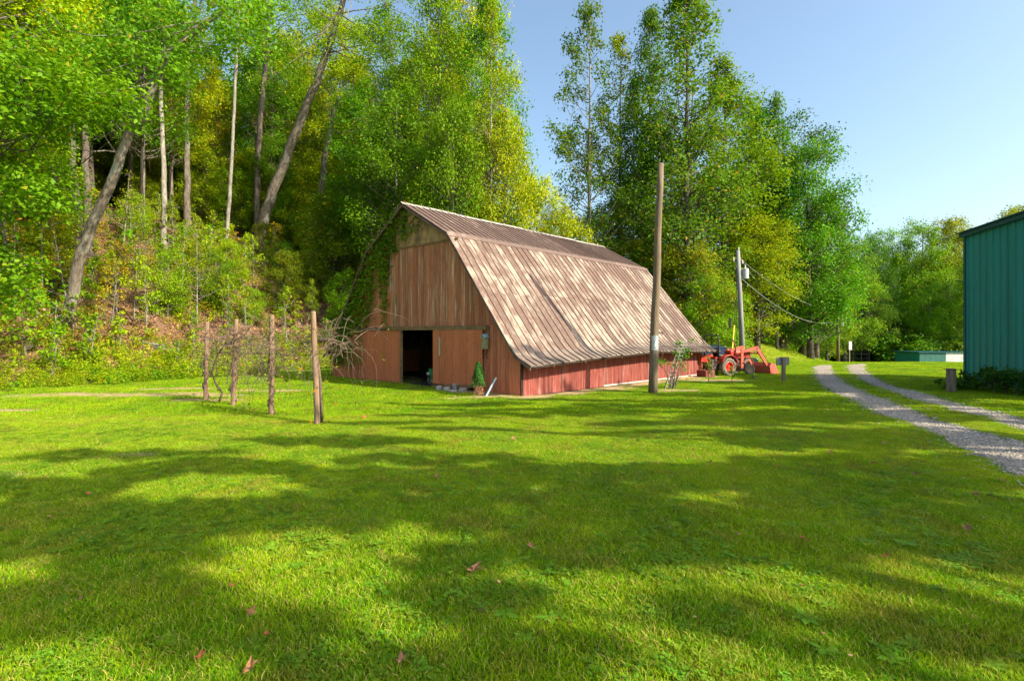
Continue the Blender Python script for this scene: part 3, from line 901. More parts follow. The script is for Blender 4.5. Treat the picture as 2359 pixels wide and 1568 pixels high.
# --- the rest of the hillside wood ---
def far_enough(x, y, d):
    return all((x - a) ** 2 + (y - b) ** 2 > d * d for a, b in USED)
KINDS_L = ['highA', 'highB', 'highC', 'slimA', 'tallB', 'highA', 'slimB', 'highB']
LAB = {
    'hl': 'tall forest tree on the far left slope, bare trunk with the leaves high above',
    'hm': 'tall forest tree on the slope between the leaning trees and the barn, high leafy crown',
    'hr': 'forest tree on the hill behind the barn roof, crown merging with its neighbours',
    'deep': 'forest tree high up the hill whose crown closes the view behind the others',
}
rt = np.random.default_rng(77)
def zone(px, y, y1=36, y2=48):
    z = ('at the far left frame edge' if px < 120 else 'behind the crooked leaning tree' if px < 290 else 'left of the vine posts' if px < 450 else 'above the two left vine posts' if px < 580 else
         'above the two right vine posts' if px < 740 else 'beside the left roof slope' if px < 880 else 'behind the barn peak' if px < 1010 else 'behind the barn ridge')
    return z + (', low on the hill' if y < y1 else ', halfway up the hill' if y < y2 else ', high up the hill')
LOOK = {'highA': 'tall tree with deep green crown', 'highB': 'tall tree with bright green crown', 'highC': 'tall tree with yellow-green crown', 'slimA': 'slim pale-stemmed tree', 'slimB': 'slim tree turning amber',
        'tallB': 'tall tree leafy to the ground', 'lowA': 'low bright green tree', 'lowB': 'low tree with gold flecked leaves', 'lowC': 'low yellow-green tree', 'roundD': 'wide deep green tree', 'roundA': 'wide bright green tree', 'roundC': 'wide shadowy dark tree'}
cnt = 0; tries = 0
while cnt < 84 and tries < 6000:
    tries += 1
    y = rt.uniform(21, 62); x = rt.uniform(-1.35, .05) * y
    px = CX + x / y * FPX
    d = float(toe_dist(np.array([x]), np.array([y]))[0])
    if d < 3.0 or px > 1060 or (px > 640 and y < 30): continue
    if 110 < px < 850 and y < (41 if px < 430 else 52): continue
    if 40 < px < 330 and y < 30: continue
    if not far_enough(x, y, 3.0 + y * .02): continue
    k = KINDS_L[rt.integers(0, len(KINDS_L))]
    s = rt.uniform(.72, 1.12)
    lab = LOOK[k] + ' ' + zone(px, y)
    plant_tree(k, x, y, s, rt.uniform(0, 6.28), lab, LG, zs=rt.uniform(.9, 1.15))
    USED.append((x, y)); cnt += 1
# understorey: low leafy trees on the slope
UG = 'understorey trees on the hillside'
cnt = 0; tries = 0; nlow = 0
KU = ['lowA', 'lowA', 'lowC', 'slimB', 'lowC', 'lowA', 'lowB']
while cnt < 118 and tries < 6000:
    tries += 1
    y = rt.uniform(24, 56); x = rt.uniform(-1.3, .08) * y
    px = CX + x / y * FPX
    d = float(toe_dist(np.array([x]), np.array([y]))[0])
    if d < 5.0 or px > 1150: continue
    small = 1.0
    if 90 < px < 760 and (d < 13 or y < 50):
        if d < 6.0 or nlow > 44: continue
        nlow += 1; small = .50
    if not far_enough(x, y, 1.9): continue
    k = KU[rt.integers(0, len(KU))]
    s = rt.uniform(.4, .85) * (.6 if k == 'slimB' else 1) * small
    lab = LOOK[k] + ' ' + zone(px, y)
    plant_tree(k, x, y, s, rt.uniform(0, 6.28), lab, UG)
    USED.append((x, y)); cnt += 1
# back row closing the wood towards the top of the hill and behind the mound
for i in range(22):
    y = rt.uniform(62, 78); x = (-1.25 + i * .051) * y
    k = ['roundD', 'roundC', 'roundA'][i % 3]
    plant_tree(k, x, y, rt.uniform(1.0, 1.3), rt.uniform(0, 6), (LOOK[k] + ' ' + zone(CX + x / y * FPX, y)).replace('high up the hill', 'on the hilltop'), LG)

for i in range(24):
    y = rt.uniform(50, 60); x = (-1.3 + i * .049) * y
    k = ['lowA', 'lowC', 'roundD'][i % 3]
    plant_tree(k, x, y, rt.uniform(.75, 1.0) * (.6 if k == 'roundD' else 1), rt.uniform(0, 6), (LOOK[k] + ' ' + zone(CX + x / y * FPX, y)).replace('high up the hill', 'at the wood top'), UG)

# --- saplings with thin stems and sparse yellow-green leaves ---
def sapling(seed, H, mleaf, n=16, leaf=.11, per=26, rad=.28):
    r = np.random.default_rng(seed)
    C = []; R = []
    for i in range(n):
        f = r.uniform(.3, 1); a = r.random() * 6.28; q = H * rad * (1.15 - f) * r.uniform(.4, 1.1)
        C.append((q * math.cos(a), q * math.sin(a), H * f)); R.append(H * r.uniform(.06, .12))
    lx, ly = r.normal(0, .05 * H, 2)
    return build_tree('sapling', [(0, 0, 0), (lx * .4, ly * .3, H * .4), (lx, ly, H * .98)], .022 * H ** .5, .006, C, R, [per] * n, leaf, M[mleaf], M['bark_pale'], seed, flat=.35, twigtubes=1, sides=5, spread=.3)
SP = [sapling(301, 3.2, 'leaf_yellow', 20, per=30), sapling(302, 4.2, 'leaf_gold', 22, per=26), sapling(303, 2.2, 'leaf_bright', 16, per=34), sapling(304, 5.2, 'leaf_autumn', 30, per=26), sapling(305, 1.6, 'leaf_yellow', 14, leaf=.09, per=36)]
SPL = ['yellow-green sapling', 'golden-leaved sapling', 'small bright green sapling', 'tall thin sapling turning amber', 'knee-high yellowish sapling']
first = [True] * len(SP)
placed = []
tries = 0
while len(placed) < 190 and tries < 9000:
    tries += 1
    y = rt.uniform(18.5, 46); x = rt.uniform(-1.15, -.05) * y
    d = float(toe_dist(np.array([x]), np.array([y]))[0])
    if d < .9 or d > 24: continue
    if any((x - a) ** 2 + (y - b) ** 2 < .8 for a, b in placed): continue
    s_, t_ = barn_local(x, y)
    if -1 < s_ < BL + 1 and -1 < t_ < BW + 1.5: continue
    px = CX + x / y * FPX
    k = int(rt.choice(5, p=[.32, .10, .30, .06, .22]))
    if d < 4 and k in (1, 3): k = 4
    t = SP[k] if first[k] else copy_tree(SP[k]); first[k] = False
    t.location = (x, y, zf(x, y) - .03); t.rotation_euler = (rt.normal(0, .06), rt.normal(0, .06), rt.uniform(0, 6.28)); s = rt.uniform(.7, 1.3); t.scale = (s, s, s)
    zn = ('below the crooked leaning tree' if px < 260 else 'on the leaf-strewn bank behind the vine posts' if px < 700 else 'on the slope close to the barn gable')
    if d > 9: zn = zn.replace('below the crooked leaning tree', 'high on the slope above the crooked leaning tree').replace('on the leaf-strewn bank behind the vine posts', 'high on the bank above the vine posts').replace('on the slope close to the barn gable', 'high on the slope beyond the barn gable')
    tag(t, SPL[k] + ' ' + zone(px, y, 25, 33), 'sapling', 'saplings on the hillside')
    placed.append((x, y))

# --- ground cover, weeds and leaf litter: uncountable ---
def herb(seed, H, n, mleaf, leaf=.06):
    r = np.random.default_rng(seed); P_ = []; N_ = []
    for i in range(n):
        a = r.random() * 6.28; q = r.uniform(.02, .22); h = H * r.uniform(.15, 1)
        P_.append((q * math.cos(a), q * math.sin(a), h)); N_.append((math.cos(a) * .4, math.sin(a) * .4, .9))
    V, F = leaf_quads(np.array(P_), np.array(N_), leaf, r, .22)
    return newmesh('weed', V, F, M[mleaf], attr={'tone': ('FACE', 'FLOAT', r.random(len(F)))}, link=False)
def toe_points(n, d0, d1, x0=-60, x1=14, ymax=46, power=1.0):
    x = RNG.uniform(x0, x1, n * 6); y = RNG.uniform(8, ymax, n * 6)
    d = toe_dist(x, y); u = np.clip((d - d0) / (d1 - d0), 0, 1)
    s_, t_ = barn_local(x, y)
    ok = (d > d0) & (d < d1) & (x > -1.15 * y) & ~((s_ > -.3) & (s_ < BL + .3) & (t_ > -.3) & (t_ < BW + .3)) & (RNG.random(len(x)) > u ** power * .9)
    return x[ok][:n], y[ok][:n]
x, y = toe_points(8200, -.9, 3.8)
clear = ((x > -13) & (x < -4) & (vnoise(x, y, 1.5, 5) < .35))
x, y = x[~clear], y[~clear]
scatter('undergrowth', np.c_[x, y, zfun(x, y)], RNG.random(len(x)) * 6.28, .6 + RNG.random(len(x)) * .9 * (.4 + vnoise(x, y, 2.2, 6)), [herb(401, .5, 80, 'leaf_yellow', .085), herb(402, .65, 90, 'leaf_yellow', .08), herb(403, .4, 80, 'leaf_bright', .09), herb(404, .8, 90, 'leaf_yellow', .07)])
x, y = toe_points(8500, 2.5, 26, ymax=60, power=.7); keep = vnoise(x, y, 2.5, 7) > .42; x, y = x[keep], y[keep]
scatter('forest_herbs', np.c_[x, y, zfun(x, y)], RNG.random(len(x)) * 6.28, .6 + RNG.random(len(x)) * 1.1, [herb(405, .4, 34, 'leaf_yellow', .09), herb(406, .5, 34, 'leaf_gold', .08), herb(407, .45, 36, 'leaf_bright', .1)])
def bush_mesh(seed, mleaf):
    r = np.random.default_rng(seed); C_, R_ = clumps(r, 16, 2.4, .12, 1.3, P_ROUND, (.5, .9))
    p, nn = crown_points(C_, R_, [60] * 16, r, spread=.3); V, F = leaf_quads(p, nn, .24, r, .36)
    return newmesh('thicket_bush', V, F, M[mleaf], attr={'tone': ('FACE', 'FLOAT', r.random(len(F)))}, link=False)
x = RNG.uniform(16, 95, 4000); y = RNG.uniform(50, 112, 4000); d = toe_dist(x, y)
ok = (((x > 26) & (y > 69)) | (d > 11)) & (x < y * 1.05) & ~((x > 39) & (x < 52) & (y < 72))
x, y = x[ok][:420], y[ok][:420]
scatter('far_thicket', np.c_[x, y, zfun(x, y) - .1], RNG.random(len(x)) * 6.28, .8 + RNG.random(len(x)) * .9, [bush_mesh(441, 'leaf_dark'), bush_mesh(442, 'leaf_mid'), bush_mesh(443, 'leaf_bright')])
x, y = toe_points(60000, 1.2, 24, ymax=56, power=.6)
Pq = np.c_[x, y, zfun(x, y) + .02 + RNG.random(len(x)) * .05]
V_, F_ = leaf_quads(Pq, np.tile([0, -.3, .9], (len(x), 1)), .15, RNG, .36)
tag(newmesh('leaf_litter', V_, F_, M['litter'], attr={'tone': ('FACE', 'FLOAT', RNG.random(len(F_)))}), kind='stuff')

# --- trees off to the right and behind the photographer; their shade lies across the lawn ---
def shade_tree(blobs, base, label, seed, lean=0):
    r = np.random.default_rng(seed)
    PP = []; C = []
    for (x, y, rx, ry, dens, *hh) in blobs:
        h0 = hh[0] if hh else r.uniform(9, 13); k = int(dens * rx * ry * PI * 150) + 40
        a = r.random(k) * 6.28; q = r.random(k) ** .6
        gxx = x + rx * q * np.cos(a); gyy = y + ry * q * np.sin(a)
        # ragged edge
        jj = min(1, ry * 3); gxx += (vnoise(gxx, gyy, .6, seed) - .5) * .8 * jj; gyy += (vnoise(gxx, gyy, .5, seed + 1) - .5) * .55 * jj
        h = h0 + r.normal(0, .5, k) * (1 if ry > .14 else .3)
        PP.append(np.c_[gxx + SUN_H[0] * h / math.tan(SUN_EL), gyy + SUN_H[1] * h / math.tan(SUN_EL), h])
        C.append(PP[-1].mean(0))
    bx, by = base; bz = zf(bx, by)
    root = empty('broadleaf_tree', (bx, by, bz)); mb = MB()
    top = np.mean(C, 0) + np.array([0, 0, 1.5])
    path = [(0, 0, -.2), (.1, .1, 3), ((top[0] - bx) * .35, (top[1] - by) * .35, 6.5), (top[0] - bx, top[1] - by, top[2] - bz)]
    mb.tube(path, [.38, .3, .24, .06], 10)
    for c in C:
        a = interp_path(path, r.uniform(4.5, 7.5)); pts, rs = limb(a, np.array(c) - [bx, by, bz], .10, .02, r, arch=.05)
        mb.tube(pts, rs, 6)
    mb.build('trunk', M['bark'], root, smooth=True)
    Q = np.vstack(PP) - np.array([bx, by, bz])
    V, F = leaf_quads(Q, np.tile([.7, -.4, .6], (len(Q), 1)), .25, r, .42)
    newmesh('crown', V, F, M['leaf_shade'], root, attr={'tone': ('FACE', 'FLOAT', r.random(len(F)))})
    tag(root, label, 'tree', 'shade trees beside the lawn')
    return root
shade_tree([(-3.4, 3.75, 1.4, .46, 1), (-1.8, 3.3, .6, .22, .8), (-4.6, 5.3, 2.0, .62, 1), (-2.3, 5.6, 1.9, .6, 1), (-3.6, 4.55, .9, .25, .8), (-.3, 3.0, .9, .22, .9), (-6.5, 6.4, 1.6, .5, .9), (-.4, 2.6, 1.2, .15, .8)], (10.5, -4.5), 'tree behind the photographer shading the left foreground', 501)
shade_tree([(.4, 5.6, 1.9, .7, 1), (2.6, 5.2, 1.8, .65, 1), (.35, 4.5, 1.0, .36, 1), (2.0, 4.7, 1.2, .42, 1), (4.2, 5.5, 1.7, .9, 1), (1.5, 3.55, .35, .2, .8), (2.9, 3.2, 1.0, .25, .9), (4.6, 4.5, .9, .5, 1), (1.4, 6.3, 1.0, .25, .8), (-.35, 3.75, .35, .35, .8)], (14, -3.2), 'tree behind the photographer shading the middle of the lawn', 502)
shade_tree([(1.2, 7.0, 2.2, .6, 1), (-1.5, 6.9, 1.9, .5, 1), (4.6, 7.1, 2.2, 1.0, 1), (-4.2, 7.3, 1.6, .5, .9), (-6.2, 8.2, 1.8, .30, .9), (-3.2, 9.3, 1.9, .5, 1), (6.6, 7.4, 1.5, .8, .9), (-1.2, 8.0, 1.5, .32, .7), (3.3, 6.4, 1.0, .3, .8)], (17.5, -.5), 'tree right of the photographer casting the long band across the lawn', 503)
shade_tree([(5.8, 9.4, 2.2, .95, 1), (8.2, 9.8, 1.6, .8, .7), (3.9, 11.2, 2.2, .45, .9), (6.8, 12.2, 2.8, 1.1, 1), (.8, 12.6, 2.4, .32, .9), (9.6, 12.4, 1.6, 1.0, .8), (-1.8, 12.2, 1.6, .25, .7), (0, 13.4, 2.8, .15, 1), (-3.0, 11.2, 1.8, .14, 1), (2.3, 10.2, 1.8, .14, 1), (-1.2, 10.5, 1.3, .12, 1), (3.2, 13.0, 2.2, .15, 1), (5.5, 15.2, 2.4, .15, 1), (11.6, 11.6, 1.0, .5, .6)], (20.5, 3.2), 'tree right of the frame shading the drive', 504)
shade_tree([(4.6, 14.1, 2.8, .6, 1), (-1.4, 14.4, 2.3, .32, .9), (9, 14.8, 2.6, 1.1, 1), (1.8, 15.4, 1.7, .28, .9), (12.3, 15.8, 1.7, 1.2, .8), (6.6, 16.9, 2.4, .55, .9), (10.4, 18.6, 2.3, 1.1, .9), (9, 21.5, 2.2, .6, .8), (14.4, 19.4, 1.6, 1.2, .8), (14.0, 24.6, 2.6, .9, .9), (13.0, 22.0, 1.8, .8, .9), (-1.25, 17.75, .5, .13, 1, 14), (-.3, 17.6, .7, .05, 1, 14.5), (-2.1, 17.3, .5, .12, .9, 14), (2.2, 18.0, .9, .10, .8, 14), (3.0, 17.9, 1.2, .22, .8, 13.5)], (25.5, 8.4), 'tree beyond the teal building end shading the far lawn', 505)
for _k, _p in PROTO.items():
    if not _p[1]:
        for _c in list(_p[0].children): bpy.data.objects.remove(_c)
        bpy.data.objects.remove(_p[0])
for _i, _f in enumerate(first):
    if _f:
        for _c in list(SP[_i].children): bpy.data.objects.remove(_c)
        bpy.data.objects.remove(SP[_i])

# ------------------------------------------------------------------ barn
M['board_old'] = pmat('board_old', (0.36, 0.105, 0.048), (0.52, 0.195, 0.100), 3.2, .9, (9, 9, .55), .38, .62, bstr=.6, bdist=.01, rnd=.28, c3=(0.60, 0.37, 0.24), fine=26)
M['board_red'] = pmat('board_red', (0.40, 0.105, 0.050), (0.54, 0.185, 0.095), 3.0, .9, (9, 9, .6), .36, .64, bstr=.5, bdist=.008, rnd=.22, fine=24)
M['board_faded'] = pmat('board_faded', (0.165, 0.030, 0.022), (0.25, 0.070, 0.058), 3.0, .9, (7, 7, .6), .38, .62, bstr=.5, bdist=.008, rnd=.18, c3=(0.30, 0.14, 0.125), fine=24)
M['door_paint'] = pmat('door_paint', (0.48, 0.125, 0.050), (0.58, 0.175, 0.080), 3.0, .85, (6, 6, .7), .35, .65, bstr=.3, bdist=.006, rnd=.10, fine=20)
M['beam'] = pmat('beam', (0.14, 0.075, 0.035), (0.26, 0.15, 0.075), 5, .9, (1, 1, 1), bstr=.4, rnd=.1)
M['plywood'] = pmat('plywood', (0.32, 0.155, 0.07), (0.48, 0.27, 0.125), 2.6, .9, (1, 1.2, 1), .35, .62, bstr=.5, rnd=.2, c3=(.14, .085, .04))
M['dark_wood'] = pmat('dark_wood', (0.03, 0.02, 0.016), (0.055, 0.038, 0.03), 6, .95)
M['trim_brown'] = pmat('trim_brown', (0.12, 0.06, 0.045), (0.22, 0.13, 0.10), 6, .9)

def roofmat(name, base, base2, pale, lo, hi, rnd=.2):
    m, nt, p = _nt(name)
    oi = nt.nodes.new('ShaderNodeObjectInfo'); R_ = oi.outputs['Random']
    nA = noise(nt, 1.6, 8, .72, (1.6, 1.1, .45), 'Object', R_)
    nB = noise(nt, 9, 6, .7, (1.5, 1, .25), 'Object', R_)
    nC = noise(nt, .8, 4, .6, (.6, .5, .6), 'Object')
    col = mix(nt, ramp(nt, nB, .35, .65), base, base2)
    # where the old paint has weathered off, shape differs from sheet to sheet
    s = nt.nodes.new('ShaderNodeMath'); s.operation = 'MULTIPLY_ADD'; nt.links.new(R_, s.inputs[0]); s.inputs[1].default_value = .09; nt.links.new(nA, s.inputs[2])
    s2 = nt.nodes.new('ShaderNodeMath'); s2.operation = 'MULTIPLY_ADD'; nt.links.new(nC, s2.inputs[0]); s2.inputs[1].default_value = .55; nt.links.new(s.outputs[0], s2.inputs[2])
    w = ramp(nt, s2.outputs[0], lo, hi)
    pc = mix(nt, ramp(nt, nB, .3, .7), pale, tuple(c * .72 for c in pale))
    col = mix(nt, w, col, pc)
    hs = nt.nodes.new('ShaderNodeHueSaturation'); mr = nt.nodes.new('ShaderNodeMapRange'); nt.links.new(R_, mr.inputs[0])
    mr.inputs[3].default_value = 1 - rnd; mr.inputs[4].default_value = 1 + rnd; nt.links.new(mr.outputs[0], hs.inputs['Value']); nt.links.new(col, hs.inputs['Color'])
    nt.links.new(hs.outputs[0], p.inputs['Base Color'])
    p.inputs['Roughness'].default_value = .62; p.inputs['Metallic'].default_value = 0.0; p.inputs['Specular IOR Level'].default_value = .45
    bump(nt, p, nB, .25, .006)
    return m
M['roof_mid'] = roofmat('roof_mid', (0.100, 0.054, 0.041), (0.160, 0.096, 0.073), (0.31, 0.245, 0.195), .78, .90, .15)
M['roof_top'] = roofmat('roof_top', (0.100, 0.060, 0.048), (0.155, 0.100, 0.082), (0.26, 0.19, 0.155), .88, 1.0, .12)
M['roof_low'] = roofmat('roof_low', (0.125, 0.085, 0.070), (0.19, 0.14, 0.115), (0.28, 0.23, 0.19), .80, 1.0, .1)
M['seam'] = pmat('seam', (0.10, 0.045, 0.035), (0.16, 0.08, 0.065), 8, .7)

barn = empty('barn', (BN[0], BN[1], 0), BA, 'old red wooden barn with a rusty patched metal gambrel roof and vines on its gable', 'barn')

def dip(s):   # the low eave sags and rises along the wall
    return float(np.interp(s, [-.3, 0, 3.3, 7.5, 13.2, 14], [0, 0, .17, .31, .22, .2]))
def prof(t, s):
    k = dip(s)
    pts = [(-.42, .98 + k), (.06, 1.19 + k), (.24, 1.32 + k), (.50, 1.60 + k * .93), (3.67, 5.62), (6.55, 7.22), (9.43, 5.62), (12.84, 1.29), (13.52, .98)]
    return float(np.interp(t, [p[0] for p in pts], [p[1] for p in pts]))
def lowz(s): return -.12 + .0 * s

# roof sheets: four bands of standing seam sheets on the near slope, each sheet a part
S0, S1 = -.30, 13.75
NS = 44
edges = [S0 + (S1 - S0) * i / NS for i in range(NS + 1)]
BANDS = [('top', 3.65, 6.55, 'roof_top'), ('mid', 1.88, 3.69, 'roof_mid'), ('mid', .24, 1.92, 'roof_mid'), ('low', -.42, .28, 'roof_low')]
rr = np.random.default_rng(9)
for bi, (bn, ta, tb, mk) in enumerate(BANDS):
    lift = {0: .012, 1: .018, 2: .009, 3: .0}[bi]
    nseg = [4, 3, 6, 3][bi]
    for i in range(NS):
        a, b = edges[i], edges[i + 1]
        mb = MB(); cols = []
        bow = rr.normal(0, .006); jag = rr.uniform(-.03, .03) if bi in (2, 3) else rr.uniform(-.012, .012)
        curve = .10 if bn == 'low' else 0
        for j in range(nseg + 1):
            u = j / nseg
            t = tb + (ta - jag - tb) * u
            row = []
            for (s, h) in ((a + .004, 0), (a + .004, .045), (a + .022, .045), (a + .026, 0.004), (a * .5 + b * .5, .004 + bow), (b - .001, .004), (b - .001, -.02)):
                z = prof(t, s) + lift + .012 + h + (.02 * math.sin(s * 1.9 + bi) * math.sin(u * PI) if bi else .02 * math.sin(s))
                row.append((s, t, z))
            cols.append(row)
        vs = [p for r_ in cols for p in r_]; k = len(cols[0]); fs = []
        for j in range(nseg):
            for q in range(k - 1):
                fs.append((j * k + q, j * k + q + 1, (j + 1) * k + q + 1, (j + 1) * k + q))
        mb.add(vs, fs)
        # underside lip so the sheet has thickness at its lower edge
        n0 = len(cols) - 1
        e = cols[n0]
        mb.add([e[3], e[5], (e[5][0], e[5][1], e[5][2] - .014), (e[3][0], e[3][1], e[3][2] - .014)], [(0, 1, 2, 3)])
        o = mb.build('roof_sheet', [M[mk]], barn)
# far slope and roof deck (sheets on the hidden side in three courses)
for (ta, tb) in ((6.55, 9.45), (9.41, 12.86), (12.82, 13.52)):
    for i in range(0, NS, 2):
        a, b = edges[i], edges[i + 2]
        MB().hexa([(a, ta, prof(ta, -.3) + .0), (b - .01, ta, prof(ta, -.3)), (b - .01, tb, prof(tb, -.3)), (a, tb, prof(tb, -.3)),
                   (a, ta, prof(ta, -.3) + .03), (b - .01, ta, prof(ta, -.3) + .03), (b - .01, tb, prof(tb, -.3) + .03), (a, tb, prof(tb, -.3) + .03)]).build('roof_sheet', M['roof_top'], barn)
mb = MB()
for (ta, tb) in ((-.38, .06), (.06, .24), (.24, .50), (.50, 3.67), (3.67, 6.53)):
    ss = [S0 + .05 + (S1 - S0 - .1) * i / 24 for i in range(25)]
    for a, b in zip(ss[:-1], ss[1:]):
        q = [(a, ta), (b, ta), (b, tb), (a, tb)]
        mb.hexa([(s, t, prof(t, s) - .075) for s, t in q] + [(s, t, prof(t, s) - .035) for s, t in q])
mb.build('roof_deck', M['dark_wood'], barn)
# ridge cap
mb = MB()
for i in range(10):
    a = S0 - .06 + (S1 - S0 + .1) * i / 10; b = S0 - .06 + (S1 - S0 + .1) * (i + 1) / 10 - .012; w = .012 * math.sin(i * 2.1)
    mb.add([(a, 6.40, 7.22 - .028 + w), (b, 6.40, 7.22 - .028 + w), (b, 6.55, 7.31 + w), (a, 6.55, 7.31 + w), (a, 6.70, 7.22 - .025 + w), (b, 6.70, 7.22 - .025 + w)], [(0, 1, 2, 3), (3, 2, 5, 4)])
M['ridge_metal'] = pmat('ridge_metal', (0.20, 0.175, 0.155), (0.34, 0.31, 0.29), 4, .5, rnd=.1)
mb.build('ridge_cap', M['ridge_metal'], barn)
# flashing over the break
for k in range(9):
    a = S0 + (S1 - S0) * k / 9; b = S0 + (S1 - S0) * (k + 1) / 9 + .02
    MB().add([(a, 3.57, prof(3.57, a) + .062), (b, 3.57, prof(3.57, b) + .060), (b, 3.68, 5.62 + .080), (a, 3.68, 5.62 + .082), (b, 3.86, prof(3.86, b) + .066), (a, 3.86, prof(3.86, a) + .068)], [(0, 1, 2, 3), (3, 2, 4, 5)]).build('break_flashing', M['roof_top'], barn)
# rake trim boards along the gable
for (ta, tb) in ((-.42, .26), (.26, 3.67), (3.67, 6.55), (6.55, 9.43), (9.43, 12.84), (12.84, 13.52)):
    za, zb = prof(ta, -.3), prof(tb, -.3)
    MB().hexa([(-.295, ta, za - .10), (-.265, ta, za - .10), (-.265, tb, zb - .10), (-.295, tb, zb - .10), (-.295, ta, za - .012), (-.265, ta, za - .012), (-.265, tb, zb - .012), (-.295, tb, zb - .012)]).build('rake_board', M['trim_brown'], barn)

def board(name, t0, t1, z0a, z0b, z1a, z1b, mat, s0=-.03, th=.028, parent=None, axis='t'):
    """upright board; t0..t1 across, bottom z0, top z1 (a at t0, b at t1); axis t: gable wall, axis s: side wall"""
    s1 = s0 + th
    if axis == 't':
        p = [(s0, t0, z0a), (s1, t0, z0a), (s1, t1, z0b), (s0, t1, z0b), (s0, t0, z1a), (s1, t0, z1a), (s1, t1, z1b), (s0, t1, z1b)]
    else:
        p = [(t0, s0, z0a), (t1, s0, z0b), (t1, s1, z0b), (t0, s1, z0a), (t0, s0, z1a), (t1, s0, z1b), (t1, s1, z1b), (t0, s1, z1a)]
    return MB().hexa(p).build(name, mat, parent or barn)

# gable wall boards
def wall_run(a, b, w0, w1):
    out = [a]
    while out[-1] < b - w0 * .6: out.append(out[-1] + rr.uniform(w0, w1))
    out[-1] = b
    return out
ts = wall_run(.24, 13.0, .15, .21)
for a, b in zip(ts[:-1], ts[1:]):
    b2 = b - rr.uniform(.004, .012)
    za, zb = prof(a, -.3) - .03, prof(b2, -.3) - .03
    mid = (a + b) / 2
    s_off = -.03 - rr.uniform(0, .010)
    zt = 5.52 + (.05 if mid > 6.2 else 0)
    worn = 2.3 < mid < 8.2
    zs_ = 2.30
    if min(za, zb) > zs_ + .05:
        board('wall_board', a, b2, zs_, zs_, min(za, zt), min(zb, zt), M['board_old' if worn or rr.random() < .3 else 'board_red'], s_off)
    # lower part where no door stands
    if (mid < 2.02 or mid > 9.75):
        zl = 0 if mid < 1.86 else .02
        top_a, top_b = min(za, zs_ - .02 if mid > 1.86 else zs_ + .0), min(zb, zs_ - .02 if mid > 1.86 else zs_)
        if max(top_a, top_b) > .1:
            board('wall_board', a, b2, -.1, -.1, top_a, top_b, M['board_red'], s_off - .002)
# plywood closing the peak
for (ta, tb) in ((3.8, 5.2), (5.208, 6.55), (6.558, 8.0), (8.008, 9.3)):
    n = 3; vs = []
    a, b = ta, tb
    board('plywood_panel', a, b, 5.50, 5.50, max(5.51, prof(a, -.3) - .03), max(5.51, prof(b, -.3) - .03), M['plywood'], -.045 - .004 * (int(a) % 2), .02)
MB().box((-.055, 5.8, 5.50), (.03, 5.0, .07), (0.03, 0, 0)).build('peak_rail', M['beam'], barn)
# upright trim with white and mossy paint
M['pale_trim'] = pmat('pale_trim', (0.16, 0.15, 0.06), (0.45, 0.40, 0.32), 3, .9, (1, 1, .5), .4, .6, c3=(.10, .15, .03))
MB().box((-.062, 7.36, 2.95), (.03, .09, 1.25)).build('trim_strip', M['pale_trim'], barn)
MB().box((-.064, 7.72, 4.55), (.03, .06, 1.6)).build('trim_strip', M['pale_trim'], barn)
# door rail and header
MB().box((-.10, 4.75, 2.235), (.10, 6.0, .15), (.006, 0, 0)).build('door_rail', M['beam'], barn, bevel=.008)
MB().box((-.075, 9.5, 2.235), (.05, 3.4, .10), (-.01, 0, 0)).build('door_rail', M['trim_brown'], barn)
# sliding doors
def door(a, b, s, z0, z1, n, lab, handle=None, slack=0):
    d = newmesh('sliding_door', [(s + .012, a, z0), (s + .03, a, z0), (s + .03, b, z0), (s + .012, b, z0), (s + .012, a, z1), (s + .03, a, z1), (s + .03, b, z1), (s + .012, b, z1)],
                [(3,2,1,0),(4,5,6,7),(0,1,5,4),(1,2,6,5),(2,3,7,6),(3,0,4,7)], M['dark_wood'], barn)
    d['label'] = lab
    w = (b - a) / n
    for i in range(n):
        q = rr.uniform(0, .006)
        board('door_board', a + i * w + .006, a + (i + 1) * w - .006, z0 + rr.uniform(-.02, .03) + slack * (i / n), z0 + slack * ((i + 1) / n), z1, z1, M['door_paint'], s - .016 - q, .026, d)
    if handle:
        MB().box((s - .045, handle, 1.55), (.03, .06, .68)).build('door_handle', M['pale_metal'], d)
    return d
M['pale_metal'] = pmat('pale_metal', (0.42, 0.36, 0.26), (0.55, 0.48, 0.38), 8, .5, metallic=.3)
door(1.92, 4.70, -.12, .16, 2.16, 7, 'orange-red sliding door pushed open to the right', 4.25)
door(6.86, 9.85, -.06, .03, 2.17, 12, 'narrow-boarded sliding door left of the dark opening')
MB().box((-.09, 6.90, 1.08), (.09, .11, 2.16)).build('door_post', M['beam'], barn, bevel=.006)
MB().box((-.15, 3.3, .14), (.05, 2.9, .11), (-.07, 0, 0)).build('door_sill', M['beam'], barn)
# added dark strip, its colour stands for the shaded gap at the near corner
MB().box((-.035, .19, .55), (.05, .05, 1.15)).build('corner_gap_strip', M['dark_wood'], barn)
# side wall boards
ss = wall_run(.05, BL, .20, .30)
for a, b in zip(ss[:-1], ss[1:]):
    b2 = b - rr.uniform(.005, .014)
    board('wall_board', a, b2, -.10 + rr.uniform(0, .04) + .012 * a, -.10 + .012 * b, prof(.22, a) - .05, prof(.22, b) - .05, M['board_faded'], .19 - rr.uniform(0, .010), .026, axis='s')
MB().box((BL / 2 + 2.2, .24, -.02), (BL - 4.6, .12, .2)).build('foundation_strip', M['stone'], barn)
for s in (.9, 2.6, 4.9, 8.0, 10.4):     # rafter ends under the eave
    MB().box((s, -.12, prof(-.12, s) - .09), (.05, .56, .07), (.42, 0, 0)).build('rafter_end', M['beam'], barn)
